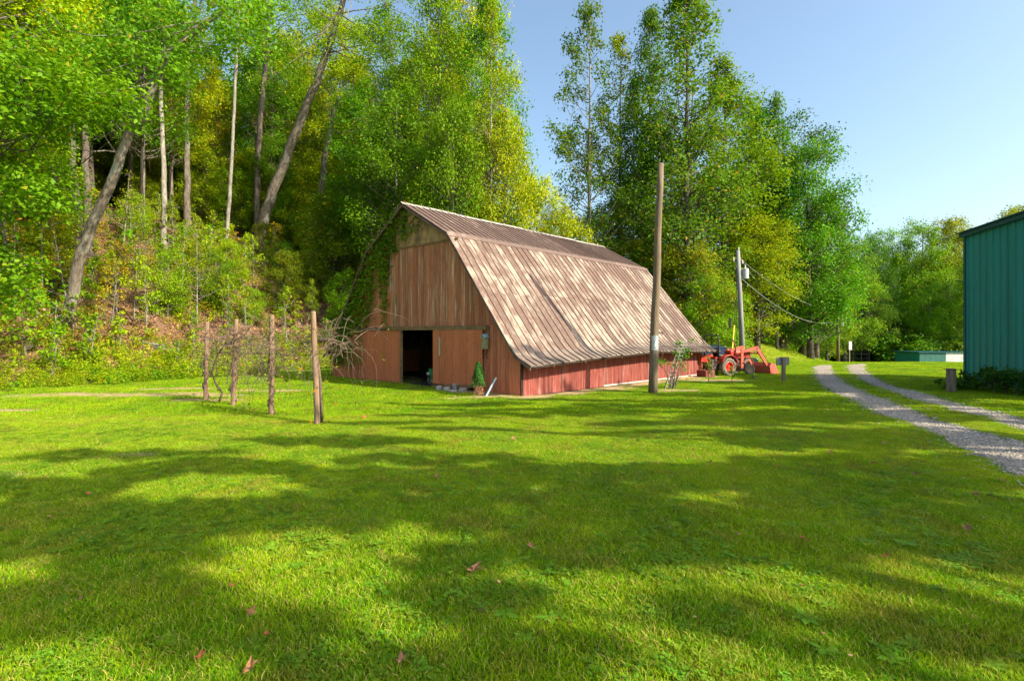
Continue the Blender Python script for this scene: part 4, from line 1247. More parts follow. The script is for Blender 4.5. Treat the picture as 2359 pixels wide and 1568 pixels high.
# hidden walls, floor and posts
board('back_wall', .03, 7.0, -.1, -.1, 1.2, 7.2, M['dark_wood'], BL - .05, .04)
mb = MB(); n = 12
tt = [.03 + (13.1 - .03) * i / n for i in range(n + 1)]
bpy.data.objects.remove(bpy.data.objects['back_wall'])
for a, b in zip(tt[:-1], tt[1:]):
    mb.hexa([(BL - .05, a, -.1), (BL, a, -.1), (BL, b, -.1), (BL - .05, b, -.1), (BL - .05, a, prof(a, 0) - .05), (BL, a, prof(a, 0) - .05), (BL, b, prof(b, 0) - .05), (BL - .05, b, prof(b, 0) - .05)])
mb.build('back_wall', M['board_old'], barn)
MB().box((BL / 2, 12.92, .52), (BL, .04, 1.3)).build('side_wall', M['board_red'], barn)
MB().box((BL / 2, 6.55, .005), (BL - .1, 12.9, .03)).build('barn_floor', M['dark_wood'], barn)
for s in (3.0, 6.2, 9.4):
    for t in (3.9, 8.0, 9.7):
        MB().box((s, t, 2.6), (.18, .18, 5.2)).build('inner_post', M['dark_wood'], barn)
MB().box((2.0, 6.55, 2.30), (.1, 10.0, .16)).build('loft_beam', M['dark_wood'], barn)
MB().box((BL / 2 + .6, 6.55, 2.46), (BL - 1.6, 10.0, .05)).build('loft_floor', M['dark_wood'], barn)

def BW_(s, t, z=0):          # barn local to world
    return Vector((BN[0] + s * BC - t * BS, BN[1] + s * BS + t * BC, z))

# climbing vine on the gable
rv = np.random.default_rng(55)
vine = empty('climbing_vine', (BN[0], BN[1], 0), BA, 'green creeper hanging down the left half of the barn gable', 'vine')
pp = []; nn = []; stems = MB()
def drop(t0, z0, L, dens, thick=.12):
    n = 7; pts = []
    t = t0; z = z0
    for i in range(n + 1):
        pts.append((-.07 - rv.uniform(0, .03), t, z)); t += rv.normal(0, .10); z -= L / n
    stems.tube(pts, [.012 * (1 - i / (n + 1)) + .003 for i in range(n + 1)], 4, cap=False)
    m = int(L * dens)
    k = rv.integers(0, n, m); u = rv.random(m)
    P0 = np.array(pts)
    q = P0[k] * (1 - u[:, None]) + P0[k + 1] * u[:, None]
    q[:, 0] = -.06 - np.abs(rv.normal(0, thick, m)); q[:, 1] += rv.normal(0, .16, m); q[:, 2] += rv.normal(0, .08, m)
    pp.append(q); nn.append(np.tile([-1, 0, .5], (m, 1)))
for _ in range(54):                       # main mat along the left roof edge
    t = rv.uniform(6.9, 12.7); zt = prof(t, -.3)
    L = rv.uniform(.5, 1.0) * (2.7 - .32 * abs(t - 9.2)) * (1 if t > 7.8 else .7)
    L = min(L, zt - .7)
    drop(t, zt - .05, max(L, .4), 58)
for _ in range(10):
    t = rv.uniform(10.4, 12.6); drop(t, prof(t, -.3) - .1, prof(t, -.3) - rv.uniform(.4, 1.1), 48)
for t, L in ((7.0, 1.3), (6.65, 1.2), (6.4, 1.0), (6.0, .8), (5.7, .55), (7.6, 3.2), (8.2, 3.5), (8.7, 3.8), (9.2, 3.2), (9.8, 3.0)):
    drop(t, prof(t, -.3) - .08, L, 50)
Pv = np.vstack(pp); Nv = np.vstack(nn)
e = 500                                   # fringe lying along the roof edge
tr_ = rv.uniform(6.5, 13.4, e); zr_ = np.array([prof(t, -.3) for t in tr_])
Pv = np.vstack([Pv, np.c_[rv.normal(-.08, .10, e), tr_, zr_ + rv.normal(0, .09, e)]]); Nv = np.vstack([Nv, np.tile([-.6, .4, .8], (e, 1))])
keep = Pv[:, 2] > .25
Pv, Nv = Pv[keep], Nv[keep]
V_, F_ = leaf_quads(Pv, Nv, .105, rv, .42)
newmesh('leaves', V_, F_, M['leaf_vine'], vine, attr={'tone': ('FACE', 'FLOAT', rv.random(len(F_)))})
stems.build('stem', M['bark'], vine)

# ------------------------------------------------------------------ things at the barn
M['white_enamel'] = pmat('white_enamel', (0.55, 0.53, 0.48), (0.68, 0.66, 0.60), 8, .6)
M['steel'] = pmat('steel', (0.30, 0.36, 0.42), (0.45, 0.52, 0.58), 10, .45, metallic=.4)
M['blue_steel'] = pmat('blue_steel', (0.24, 0.36, 0.45), (0.34, 0.46, 0.55), 10, .5)
M['grey_wood'] = pmat('grey_wood', (0.17, 0.125, 0.09), (0.33, 0.25, 0.19), 7, .9, (1, 1, .25), bstr=.5, rnd=.1, c3=(.12, .09, .07))
M['rubber'] = pmat('rubber', (0.015, 0.015, 0.015), (0.035, 0.033, 0.03), 12, .85)

# birdhouse on a bracket at the right of the doors
bh = empty('birdhouse', BW_(-.20, 1.72, 1.50), BA, 'small weathered wooden birdhouse with a pale metal roof right of the sliding door', 'birdhouse')
MB().box((0, 0, .19), (.15, .17, .38)).build('house_box', M['birdbox'] if 'birdbox' in M else M.setdefault('birdbox', pmat('birdbox', (0.22, 0.20, 0.10), (0.36, 0.32, 0.18), 8, .9)), bh, bevel=.004)
MB().prism([(-.105, .375), (-.115, .39), (0, .50), (.115, .39), (.105, .375), (0, .48)], 'x', -.11, .10).build('roof', M['blue_steel'], bh)
MB().prism([(-.085, .38), (.085, .38), (0, .475)], 'x', -.074, .074).build('gable_board', M['birdbox'], bh)
MB().lathe([(0.0, 0), (.022, 0), (.022, -.006), (0, -.006)], 'x', (-.076, 0, .26), 12).build('entry_hole', M['rubber'], bh)
MB().tube([(.10, .0, .62), (.04, 0, .60), (0, 0, .52), (0, 0, .48)], .008, 6).build('hook', M['rubber'], bh)
MB().box((.135, 0, .45), (.05, .11, .62)).build('mounting_board', M['beam'], bh)
MB().tube([(.12, 0, .02), (.10, 0, -.10), (.06, 0, -.20), (.10, 0, -.30), (.13, 0, -.33)], .015, 6).build('bracket', M['rubber'], bh)

# small conical evergreen beside the door
cx, cy, cz = hit(1102, 911)
ce = empty('conical_shrub', (cx, cy, cz), 0, 'small cone-shaped evergreen shrub in front of the barn door edge', 'shrub')
r = np.random.default_rng(71); n = 2600
f = r.random(n) ** .8; a = r.random(n) * 6.28; h = .30 + .78 * f; q = (.20 * (1 - f) ** .65 + .02) * (.75 + .3 * r.random(n)) * (1 + .20 * np.sin(a * 3 + h * 9) + .12 * np.sin(a * 5 - h * 23))
Pq = np.c_[q * np.cos(a), q * np.sin(a), h]; V_, F_ = leaf_quads(Pq, np.c_[np.cos(a), np.sin(a), .5 + 0 * a], .05, r, .25)
newmesh('needles', V_, F_, M['conifer'], ce, attr={'tone': ('FACE', 'FLOAT', r.random(len(F_)))})
n = 500; a = r.random(n) * 6.28; h = .05 + .3 * r.random(n); q = .17 * r.random(n) ** .5
V_, F_ = leaf_quads(np.c_[q * np.cos(a), q * np.sin(a), h], np.c_[np.cos(a), np.sin(a), .2 + 0 * a], .05, r, .2)
newmesh('dead_twigs', V_, F_, M['litter'], ce, attr={'tone': ('FACE', 'FLOAT', r.random(len(F_)))})
MB().tube([(0, 0, -.05), (.01, 0, .4), (0, 0, .9)], [.03, .02, .008], 6).build('stem', M['bark'], ce)

# downspout length leaning on the wall
p0 = Vector(hit(1120, 912)); p1 = at(1142, 872, p0.y + .25)
dp = MB(); d = (p1 - p0)
dp.tube([p0 + Vector((0, 0, -.02)), p0 + d * .5, p1 + d * .05], .035, 4)
tag(dp.build('downspout', M['blue_steel']), 'loose pale blue downspout length leaning beside the cone-shaped shrub', 'downspout')

# stones and blocks under the door
M['block'] = pmat('block', (0.27, 0.24, 0.22), (0.46, 0.43, 0.40), 14, .95, rnd=.2, bstr=.6)
BLK = [((1012, 897), (.20, .2, .16), 'round grey stone under the left end of the door sill'), ((1030, 899), (.24, .2, .15), 'squat grey block second from the left under the sill'),
       ((1049, 897), (.17, .2, .24), 'upright pale block in the middle of the row under the door'), ((1066, 901), (.24, .2, .14), 'flat concrete block in front of the row under the door'),
       ((1078, 897), (.20, .2, .25), 'tall whitish block at the right end beside the evergreen'), ((1043, 903), (.26, .18, .10), 'low broken brick lying in front of the sill')]
for (pp_, sz, lb) in BLK:
    x, y, z = hit(*pp_); r = np.random.default_rng(int(pp_[0]))
    mb = MB(); mb.box((0, 0, sz[2] / 2), sz)
    o = mb.build('foundation_block', M['block']); o.location = (x, y, z - .02); o.rotation_euler = (r.normal(0, .04), r.normal(0, .04), BA + r.normal(0, .4))
    b = o.modifiers.new('bevel', 'BEVEL'); b.width = .03; b.segments = 2
    tag(o, lb, 'stone block', 'blocks under the sliding door')
# dark round thing at the wall foot
x, y, z = hit(1160, 893)
o = MB().lathe([(0, .0), (.12, .0), (.15, .05), (.13, .12), (.09, .13), (.08, .04), (0, .04)], 'z', n=16).build('rubber_bowl', M['rubber'], smooth=True); o.location = (x, y, z); o.rotation_euler = (.9, 0, .5)
tag(o, 'black rubber bowl tipped against the foot of the gable wall', 'bowl')

# riding mower just inside the opening
M['mower_green'] = pmat('mower_green', (0.015, 0.16, 0.06), (0.02, 0.22, 0.08), 8, .35, bstr=0)
M['mower_yellow'] = pmat('mower_yellow', (0.55, 0.42, 0.05), (0.7, 0.55, 0.08), 8, .5)
M['black_plastic'] = pmat('black_plastic', (0.012, 0.012, 0.014), (0.02, 0.02, 0.022), 8, .4)
pm = BW_(.62, 4.95, .03)
mw = empty('riding_mower', pm, BA + math.radians(180 - 22), 'green riding mower with a yellow seat peeking out of the dark barn opening', 'mower')
mb = MB(); pf = [(-.22, .28), (-.24, .45), (-.17, .60), (0, .66), (.17, .60), (.24, .45), (.22, .28)]
mb.prism(pf, 'x', .12, .62); mb.build('hood', M['mower_green'], mw, bevel=.03)
MB().prism([(-.19, .30), (-.20, .44), (0, .56), (.20, .44), (.19, .30)], 'x', .62, .66).build('grille', M['black_plastic'], mw)
for y in (-.12, .12): MB().lathe([(0, .675), (.05, .675), (.055, .65)], 'x', (0, y, .46), 12).build('headlight', M['white_enamel'], mw)
MB().box((-.2, 0, .26), (1.1, .5, .14)).build('chassis', M['mower_green'], mw, bevel=.02)
MB().box((-.25, 0, .14), (.6, .9, .12)).build('mower_deck', M['mower_green'], mw, bevel=.04)
MB().box((-.55, 0, .52), (.38, .42, .10)).build('seat', M['mower_yellow'], mw, bevel=.04); MB().box((-.74, 0, .70), (.09, .42, .34), (0, -.15, 0)).build('seat_back', M['mower_yellow'], mw, bevel=.04)
st = MB(); st.lathe([(.15, -.015), (.165, 0), (.15, .015), (.135, 0), (.15, -.015)], 'z', (-.12, 0, .86), 16); st.tube([(-.12, 0, .86), (.02, 0, .62)], .015, 6); st.box((-.12, 0, .86), (.3, .02, .01)); st.build('steering_wheel', M['black_plastic'], mw)
def wheel(parent, loc, R_, w, rim, matr, hub='rim', rz=0, tread=True, ribs=20):
    wh = MB(); hw = w / 2
    wh.lathe([(R_ * rim, -hw * .8), (R_ * .80, -hw), (R_ * .96, -hw * .75), (R_, -hw * .3), (R_, hw * .3), (R_ * .96, hw * .75), (R_ * .80, hw), (R_ * rim, hw * .8)], 'y', n=32)
    if tread:
        for i in range(ribs):
            a = 2 * PI * i / ribs; sg = 1 if i % 2 else -1
            c = (math.cos(a) * R_ * .985, sg * hw * .45, math.sin(a) * R_ * .985)
            wh.box(c, (R_ * .06, hw * .95, R_ * .10), (0, -a, sg * .0))
    t = wh.build('tyre', M['tyre'] if 'tyre' in M else M['rubber'], parent, smooth=False)
    t.location = loc; t.rotation_euler = (0, 0, rz)
    rm = MB(); rm.lathe([(R_ * rim, -hw * .8), (R_ * rim * .92, -hw * .86), (R_ * rim * .86, -hw * .35), (R_ * rim * .35, -hw * .25), (R_ * rim * .3, -hw * .6), (0, -hw * .6)], 'y', n=28)
    rm.lathe([(0, hw * .4), (R_ * rim * .86, hw * .35), (R_ * rim, hw * .8)], 'y', n=28)
    for k in range(5):
        a = k * 2 * PI / 5; rm.box((math.cos(a) * R_ * rim * .5, -hw * .33, math.sin(a) * R_ * rim * .5), (.02, .03, .02))
    rm.build(hub, matr, t)
    return t
M['tyre'] = pmat('tyre', (0.10, 0.085, 0.065), (0.24, 0.21, 0.165), 10, .95, bstr=.3, c3=(.05, .045, .04))
for x_, R_, w_ in ((.42, .17, .14), (-.50, .24, .2)):
    for y_ in (-.38, .38): wheel(mw, (x_, y_, R_), R_, w_, .5, M['white_enamel'] if x_ > 0 else M['mower_yellow'], ribs=14)
# pale clutter hanging further inside
x_ = MB()
x_.tube([(0, 0, 0), (.15, .02, .08), (.3, 0, .02), (.42, .03, .15)], .02, 6); x_.tube([(.3, 0, .02), (.36, 0, -.18)], .018, 6)
o = x_.build('hanging_hose', M['white_enamel']); o.location = BW_(2.2, 5.3, 1.45); o.rotation_euler = (0, 0, BA + 1.6)
tag(o, 'pale bent hose hanging inside the dark barn opening', 'hose')
# ------------------------------------------------------------------ poles and posts
M['pole_wood'] = pmat('pole_wood', (0.12, 0.085, 0.055), (0.225, 0.165, 0.11), 4, .92, (4, 4, .25), .35, .65, bstr=.6, bdist=.01, c3=(.13, .10, .08), fine=22)
M['pole_grey'] = pmat('pole_grey', (0.17, 0.165, 0.165), (0.28, 0.275, 0.27), 4, .92, (4, 4, .25), bstr=.4)
M['post_wood'] = pmat('post_wood', (0.16, 0.10, 0.065), (0.31, 0.205, 0.14), 4, .9, (4, 4, .3), .35, .65, bstr=.6, bdist=.01, rnd=.1, c3=(.20, .11, .075), fine=24)
M['aluminium'] = pmat('aluminium', (0.30, 0.33, 0.36), (0.42, 0.45, 0.48), 12, .5, metallic=.5)
M['transformer'] = pmat('transformer', (0.34, 0.36, 0.37), (0.46, 0.48, 0.49), 6, .5)
M['insulator'] = pmat('insulator', (0.50, 0.46, 0.42), (0.65, 0.6, 0.55), 6, .3)
M['black_metal'] = pmat('black_metal', (0.015, 0.016, 0.02), (0.03, 0.03, 0.035), 8, .5)

x, y, z = hit(1503, 905)
tp = at(1522, 377, y)
pole = empty('bare_pole', (x, y, z), 0, 'tall bare wooden pole in front of the barn side wall with a metal tag', 'pole')
n = 9; top = tp - Vector((x, y, z))
MB().tube([top * (i / n) + Vector((.015 * math.sin(i * 1.7), 0, -.3 if i == 0 else 0)) for i in range(n + 1)], [.158 - .060 * i / n for i in range(n + 1)], 18).build('shaft', M['pole_wood'], pole, smooth=True)
pl = top * .215
mb = MB()
for k in range(7):       # tag wrapped round the front of the shaft
    a0 = -2.45 + k * .26; a1 = a0 + .26; R_ = .152
    mb.add([(pl.x + R_*math.cos(a0), R_*math.sin(a0), pl.z - .22), (pl.x + R_*math.cos(a1), R_*math.sin(a1), pl.z - .22), (pl.x + R_*math.cos(a1), R_*math.sin(a1), pl.z + .28), (pl.x + R_*math.cos(a0), R_*math.sin(a0), pl.z + .28)], [(0, 1, 2, 3)])
o = mb.build('metal_tag', M['aluminium'], pole)
so = o.modifiers.new('thick', 'SOLIDIFY'); so.thickness = .006
MB().box((pl.x + .01, -.155, pl.z + .02), (.05, .01, .22), (0, .2, 0)).build('tag_letter', M['white_enamel'], pole)
MB().tube([(pl.x + .12, -.03, pl.z + .36), (pl.x + .25, -.05, pl.z + .38), (pl.x + .27, -.05, pl.z + .30)], .018, 6).build('bracket', M['black_metal'], pole)
MB().box((top.x * .9 - .10, -.02, top.z * .9), (.30, .03, .05)).build('step_bolt', M['black_metal'], pole)

# vine posts
VP = [((473.4, 919.3), (477.7, 740.4), .060, 'leftmost and farthest of the four vine posts, wrapped in bare vine'),
      ((535.9, 934.4), (544.5, 735), .060, 'second vine post from the left, pale wood with spiral vine shadows'),
      ((624.3, 956), (626.5, 725.4), .060, 'third vine post from the left with vine wound round its upper half'),
      ((731, 977.6), (721.3, 716.7), .059, 'nearest and tallest vine post, grey round wood leaning slightly')]
posts = []
for (b, t, R_, lb) in VP:
    x, y, z = hit(*b); q = at(t[0], t[1], y) - Vector((x, y, z))
    o = MB().tube([Vector((0, 0, -.2)), q * .33 + Vector((.006, 0, 0)), q * .66, q * .985, q], [R_ * 1.04, R_, R_ * .97, R_ * .93, R_ * .80], 16)
    o = o.build('vine_post', M['post_wood'], smooth=False); o.location = (x, y, z)
    tag(o, lb, 'post', 'posts of the grape arbour'); posts.append((Vector((x, y, z)), q, R_))
for i in range(3):
    for h in (.62, .78):
        a = posts[i][0] + posts[i][1] * h; b = posts[i + 1][0] + posts[i + 1][1] * h; m = (a + b) / 2 - Vector((0, 0, .06))
        tag(MB().tube([a, m, b], .005, 5).build('trellis_wire', M['black_metal']), f"{'upper' if h > .7 else 'lower'} wire strung between the {['first and second', 'second and third', 'third and fourth'][i]} vine posts from the left", 'wire', 'trellis wires')

# bare grape vines
M['vine_wood'] = pmat('vine_wood', (0.07, 0.045, 0.035), (0.20, 0.14, 0.10), 12, .9, (1, 1, 1), bstr=.5)
rv = np.random.default_rng(88)
def grape(name, root_at, heads, n_canes, seed, label, spread=1.0):
    r = np.random.default_rng(seed)
    rt_ = empty(name, root_at, 0, label, 'vine', 'bare grape vines')
    O = Vector(root_at)
    mb = MB()
    h = [Vector(p) - O for p in heads]
    mb.tube(h, [.035 - .02 * i / len(h) for i in range(len(h))], 7)
    mb.build('stem', M['vine_wood'], rt_, smooth=True)
    cn = MB(); LP_ = []
    for i in range(n_canes):
        k = r.integers(max(1, len(h) // 2), len(h)); p = np.array(h[k]) + r.normal(0, .12, 3)
        d = unit(r.normal(0, 1, 3) * np.array([1.3, .8, .35]) + [0, 0, .25]); pts = [tuple(p)]; L = r.uniform(.5, 1.7) * spread; m = 8
        for j in range(m):
            d = unit(d + r.normal(0, .42, 3) + np.array([0, 0, -.13 - .05 * j * (L > .9)])); p = p + d * L / m
            pts.append(tuple(p))
        w = r.uniform(.004, .011)
        cn.tube(pts, [w * (1 - .8 * q / m) for q in range(m + 1)], 4, cap=False)
        if r.random() < .4: LP_ += [pts[-1], pts[-2]] if r.random() < .4 else [pts[-1]]
        if r.random() < .7:      # side shoots
            q0 = np.array(pts[r.integers(2, m)]); e = unit(r.normal(0, 1, 3)) * r.uniform(.15, .45) - [0, 0, .1]
            cn.tube([tuple(q0), tuple(q0 + e * .5 + [0, 0, .04]), tuple(q0 + e)], [.005, .004, .002], 3, cap=False)
    cn.build('canes', M['vine_wood'], rt_)
    LPn = np.array(LP_); LPn = LPn + r.normal(0, .03, LPn.shape)
    V, F = leaf_quads(LPn, np.tile([0, -.6, .5], (len(LPn), 1)), .085, r, .45)
    newmesh('withered_leaves', V, F, M['leaf_autumn'], rt_, attr={'tone': ('FACE', 'FLOAT', .5 + .5 * r.random(len(F)))})
def pth(i, f, off=(0, 0, 0)): return tuple(posts[i][0] + posts[i][1] * f + Vector(off))
g0 = hit(505, 926)
grape('grape_vine', g0, [g0, at(512, 905, g0[1]), at(498, 885, g0[1]), at(488, 858, g0[1]), at(500, 820, g0[1]), at(520, 790, g0[1]), pth(1, .75, (0, -.1, 0)), pth(1, .8, (.5, -.3, 0))], 65, 61, 'twisting grape vine rooted between the first two posts, curved bare stem')
def spiral(i, f0, f1, turns, n=18):
    q = []
    for k in range(n + 1):
        u = k / n; a = u * turns * 6.28; R_ = posts[i][2] + .018
        q.append(pth(i, f0 + (f1 - f0) * u, (R_ * math.cos(a), R_ * math.sin(a), 0)))
    return q
grape('grape_vine', tuple(posts[0][0]), spiral(0, 0, .9, 3), 45, 62, 'grape vine wound up the leftmost post, bare canes', .8)
grape('grape_vine', tuple(posts[2][0]), spiral(2, .0, .86, 4), 80, 63, 'grape vine wound round the third post, the densest tangle of canes', 1.1)
grape('grape_vine', tuple(posts[1][0]), spiral(1, .05, .85, 3), 75, 64, 'grape vine wound round the second post with canes hanging low')
b3 = posts[3][0]
grape('grape_vine', (b3.x + .06, b3.y + .12, b3.z), [(b3.x + .06, b3.y + .12, b3.z), pth(3, .4, (.05, .12, 0)), pth(3, .6, (.0, .14, 0)), pth(3, .72, (-.5, .5, 0)), pth(3, .75, (.35, .2, 0)), pth(3, .7, (.6, .25, 0))], 60, 65, 'grape vine on the nearest post trailing long canes to the right', 1.2)

# trellis with climbing rose beside the bare pole
tx, ty, tz = hit(1532, 896)
tr = empty('rose_trellis', (tx, ty, tz), 0, 'leaning narrow white-grey ladder trellis right of the bare pole', 'trellis')
def trp(u, v):    # u across 0..1, v up 0..1 (bends over at the top)
    b = Vector((0 + u * .42, .0 + u * .25, 0)); lean = Vector((.62, .12, 1.85))
    return b + lean * v + Vector((.10 * max(0, v - .75) * 4 * .3 - u * .10 * v, 0, -.10 * max(0, v - .8) * 3))
for u in (0, .5, 1.0):
    MB().tube([trp(u, k / 6) for k in range(7)], .014, 5).build('rail', M['trellis_white'] if 'trellis_white' in M else M.setdefault('trellis_white', pmat('trellis_white', (0.22, 0.19, 0.165), (0.40, 0.365, 0.33), 8, .8)), tr)
for k in range(13):
    v = .04 + k * .077; MB().tube([trp(-.03, v), trp(1.03, v)], .011, 4).build('rung', M['trellis_white'], tr)
rs = empty('climbing_rose', (tx + .25, ty + .1, tz), 0, 'half bare climbing rose growing through the leaning trellis', 'rose bush')
r = np.random.default_rng(91); mb = MB(); C_ = []
for i in range(13):
    e = trp(r.uniform(-.4, 1.4), r.uniform(.4, 1.02)) + Vector((-.25 + r.normal(0, .12), -.1, 0)); p0 = Vector((r.normal(0, .12), r.normal(0, .06), 0))
    pts = [p0, p0 * .5 + e * .4 + Vector((r.normal(0, .08), 0, .05)), e]; mb.tube(pts, [.014, .010, .004], 5); C_.append(tuple(e))
for i in range(5):
    e = Vector((-.45 + r.normal(0, .12), -.1, r.uniform(.9, 1.25))); mb.tube([(0, 0, 0), e * .5 + Vector((.06, 0, .1)), e], [.01, .008, .004], 4); C_.append(tuple(e))
mb.build('stems', M['bark'], rs)
P_, N_ = crown_points(C_, [.17] * len(C_), [26] * len(C_), r, spread=.3)
V_, F_ = leaf_quads(P_, N_, .075, r, .4); newmesh('leaves', V_, F_, M['leaf_mid'], rs, attr={'tone': ('FACE', 'FLOAT', r.random(len(F_)))})

# sign seen from behind
sx, sy, sz = hit(1805, 879)
sg = empty('sign_post', (sx, sy, sz), .1, 'wooden post with a small grey sign board seen from behind, left of the drive', 'sign')
MB().box((0, 0, .50), (.13, .12, 1.12)).build('post', M['grey_wood'], sg, bevel=.008)
MB().box((.01, .085, .89), (.52, .03, .31)).build('sign_board', M['signgrey'] if 'signgrey' in M else M.setdefault('signgrey', pmat('signgrey', (0.20, 0.24, 0.27), (0.30, 0.34, 0.37), 8, .6)), sg)
fr = MB()
for c, s in (((.01, .085, 1.05), (.56, .045, .03)), ((.01, .085, .73), (.56, .045, .025)), ((-.265, .085, .89), (.02, .045, .30)), ((.285, .085, .89), (.02, .045, .30))): fr.box(c, s)
fr.build('frame', M['grey_wood'], sg)

# ------------------------------------------------------------------ utility poles and cables
def wire(a, b, sag, lab, R_=.011, n=14):
    a = Vector(a); b = Vector(b)
    pts = [a + (b - a) * (i / n) - Vector((0, 0, sag * 4 * (i / n) * (1 - i / n))) for i in range(n + 1)]
    tag(MB().tube(pts, R_, 5).build('power_cable', M['cable'] if 'cable' in M else M.setdefault('cable', pmat('cable', (0.25, 0.26, 0.27), (0.35, 0.36, 0.37), 3, .5))), lab, 'cable', 'cables between the utility poles')
ux, uy = spot_px(1712, 31); uz = zf(ux, uy)
up = empty('utility_pole', (ux, uy, uz), 0, 'grey utility pole with transformer and insulators behind the tractor', 'utility pole')
ut = at(1700, 577, uy) - Vector((ux, uy, uz))
MB().tube([Vector((0, 0, -.3)), ut * .5, ut], [.17, .14, .11], 14).build('shaft', M['pole_grey'], up, smooth=True)
def transformer(parent, c, R_=.19, H=.62):
    t = MB().lathe([(0, 0), (R_, 0), (R_, H * .86), (R_ * 1.06, H * .88), (R_ * 1.0, H * .95), (R_ * .3, H), (0, H)], 'z', c, 18).build('transformer', M['transformer'], parent, smooth=False)
    MB().lathe([(.035, 0), (.05, .03), (.03, .06), (.05, .09), (.03, .12), (.04, .15), (.015, .22), (0, .22)], 'z', (c[0], c[1], c[2] + H), 10).build('bushing', M['insulator'], t)
    return t
transformer(up, (ut.x * .8 + .36, -.05, at(0, 642, uy).z - uz))
MB().box((ut.x * .8 + .15, -.03, at(0, 625, uy).z - uz), (.18, .06, .3)).build('mount', M['pole_grey'], up)
for k, (dx, py) in enumerate(((-.28, 598), (.25, 604), (0.02, 575))):
    c = Vector((ut.x + dx, -.05, at(0, py, uy).z - uz))
    MB().lathe([(.02, -.12), (.05, -.08), (.03, -.04), (.06, 0), (.03, .04), (.05, .08), (.02, .14), (0, .15)], 'z', c, 10).build('insulator', M['insulator'], up)
    if dx: MB().tube([c + Vector((0, 0, -.1)), Vector((ut.x, 0, c.z - .12))], .018, 5).build('arm', M['black_metal'], up)
MB().tube([(ut.x * .9 - .16, -.16, 1.2), (ut.x * .95 - .17, -.15, ut.z * .5), (ut.x - .13, -.1, ut.z * .8), (ut.x - .26, -.05, ut.z * .95)], .014, 5).build('riser_cable', M['black_metal'], up)
# slanting guy wire with its yellow sleeve, left of the pole
ga = Vector((ux, uy, uz)) + ut * .86; gb_ = at(1683, 806, uy - 1.6)
gw = empty('guy_wire', (gb_.x, gb_.y, zf(gb_.x, gb_.y)), 0, 'guy wire with a yellow plastic sleeve left of the utility pole', 'guy wire')
O = Vector(gw.location)
MB().tube([Vector((0, 0, 0)), ga - O], .014, 5).build('cable', M['black_metal'], gw)
MB().tube([(ga - O) * .03 + Vector((0, 0, 0)), (ga - O) * .42], .045, 8).build('yellow_sleeve', M['yellow_plastic'] if 'yellow_plastic' in M else M.setdefault('yellow_plastic', pmat('yellow_plastic', (0.62, 0.50, 0.04), (0.72, 0.60, 0.06), 4, .5)), gw)
MB().box((-.03, 0, (ga - O).z * .44), (.12, .10, .55), (0, .02, 0)).build('service_box', M['black_metal'], gw)

u2x, u2y = spot_px(1931, 58); u2z = zf(u2x, u2y)
u2 = empty('utility_pole', (u2x, u2y, u2z), 0, 'far brownish utility pole with a small transformer beyond the end of the drive', 'utility pole')
h2 = at(0, 707, u2y).z - u2z
MB().tube([(0, 0, -.3), (-.02, 0, h2 * .5), (-.15, 0, h2)], [.18, .15, .12], 12).build('shaft', M['pole_wood'], u2, smooth=True)
transformer(u2, (.35, -.1, h2 * .66), .22, .75)
MB().box((-.08, -.1, h2 * .93), (.9, .08, .08)).build('crossarm', M['grey_wood'], u2)
T1 = Vector((ux, uy, uz)) + ut; T2 = Vector((u2x, u2y, u2z + h2))
wire(T1 - Vector((0, 0, .4)), T2 - Vector((0, 0, .3)), .9, 'topmost cable running from the transformer pole to the far pole')
wire(T1 - Vector((0, 0, 1.5)), T2 - Vector((0, 0, 1.5)), 1.3, 'lower slack cable between the transformer pole and the far pole', .016)
wire(T1 - Vector((0, 0, .25)), T2 + Vector((3, 20, 3)), .6, 'middle cable running over the mound towards the far trees')
if 0: wire(T1 - Vector((0, 0, .3)), (ux - 22, uy + 14, 13), .6, 'cable running from the transformer pole into the trees on the left')

# road sign, fence at the far end
px_, py_ = spot_px(1957, 60); pz_ = zf(px_, py_)
ws = empty('small_sign', (px_, py_, pz_), 0, 'tiny white sign on a thin post beside the far utility pole', 'sign')
MB().box((0, 0, .9), (.08, .08, 1.9)).build('post', M['grey_wood'], ws)
MB().box((.06, -.06, 2.0), (.34, .03, 1.0)).build('sign_panel', M['white_enamel'], ws)
wf = empty('wire_fence', (spot_px(1950, 64)[0], 64, zf(spot_px(1950, 64)[0], 64)), 0, 'low wire fence with thin dark posts in front of the far trees', 'fence')
O = Vector(wf.location); pts = []
for px in (1948, 1966, 1984, 2002):
    xx_, yy_ = spot_px(px, 64 + (px - 1948) * .05); q = Vector((xx_, yy_, zf(xx_, yy_))) - O; pts.append(q)
    MB().tube([q - Vector((0, 0, .1)), q + Vector((0, 0, 3.4 if px in (1966, 1984) else 1.3))], .05, 6).build('fence_post', M['black_metal'], wf)
for h in (.5, 1.1): MB().tube([q + Vector((0, 0, h)) for q in pts], .02, 4).build('fence_wire', M['black_metal'], wf)

# ------------------------------------------------------------------ teal steel building
M['teal'] = pmat('teal', (0.010, 0.20, 0.18), (0.016, 0.26, 0.23), 1.2, .38, (1, 1, .3), .3, .7, bstr=0, c3=(.02, .24, .22), spec=.5, rnd=.12)
M['teal_trim'] = pmat('teal_trim', (0.010, 0.07, 0.085), (0.015, 0.09, 0.11), 2, .4, bstr=0)
TC = (19.55, 22.0); TD = Vector((-.267, -.963, 0)).normalized(); TN = Vector((-.963, .267, 0))   # wall runs towards the camera, TN points out to the left
tb = empty('steel_building', (TC[0], TC[1], 0), math.atan2(TD.y, TD.x), 'teal green ribbed steel building cut by the right frame edge', 'building')
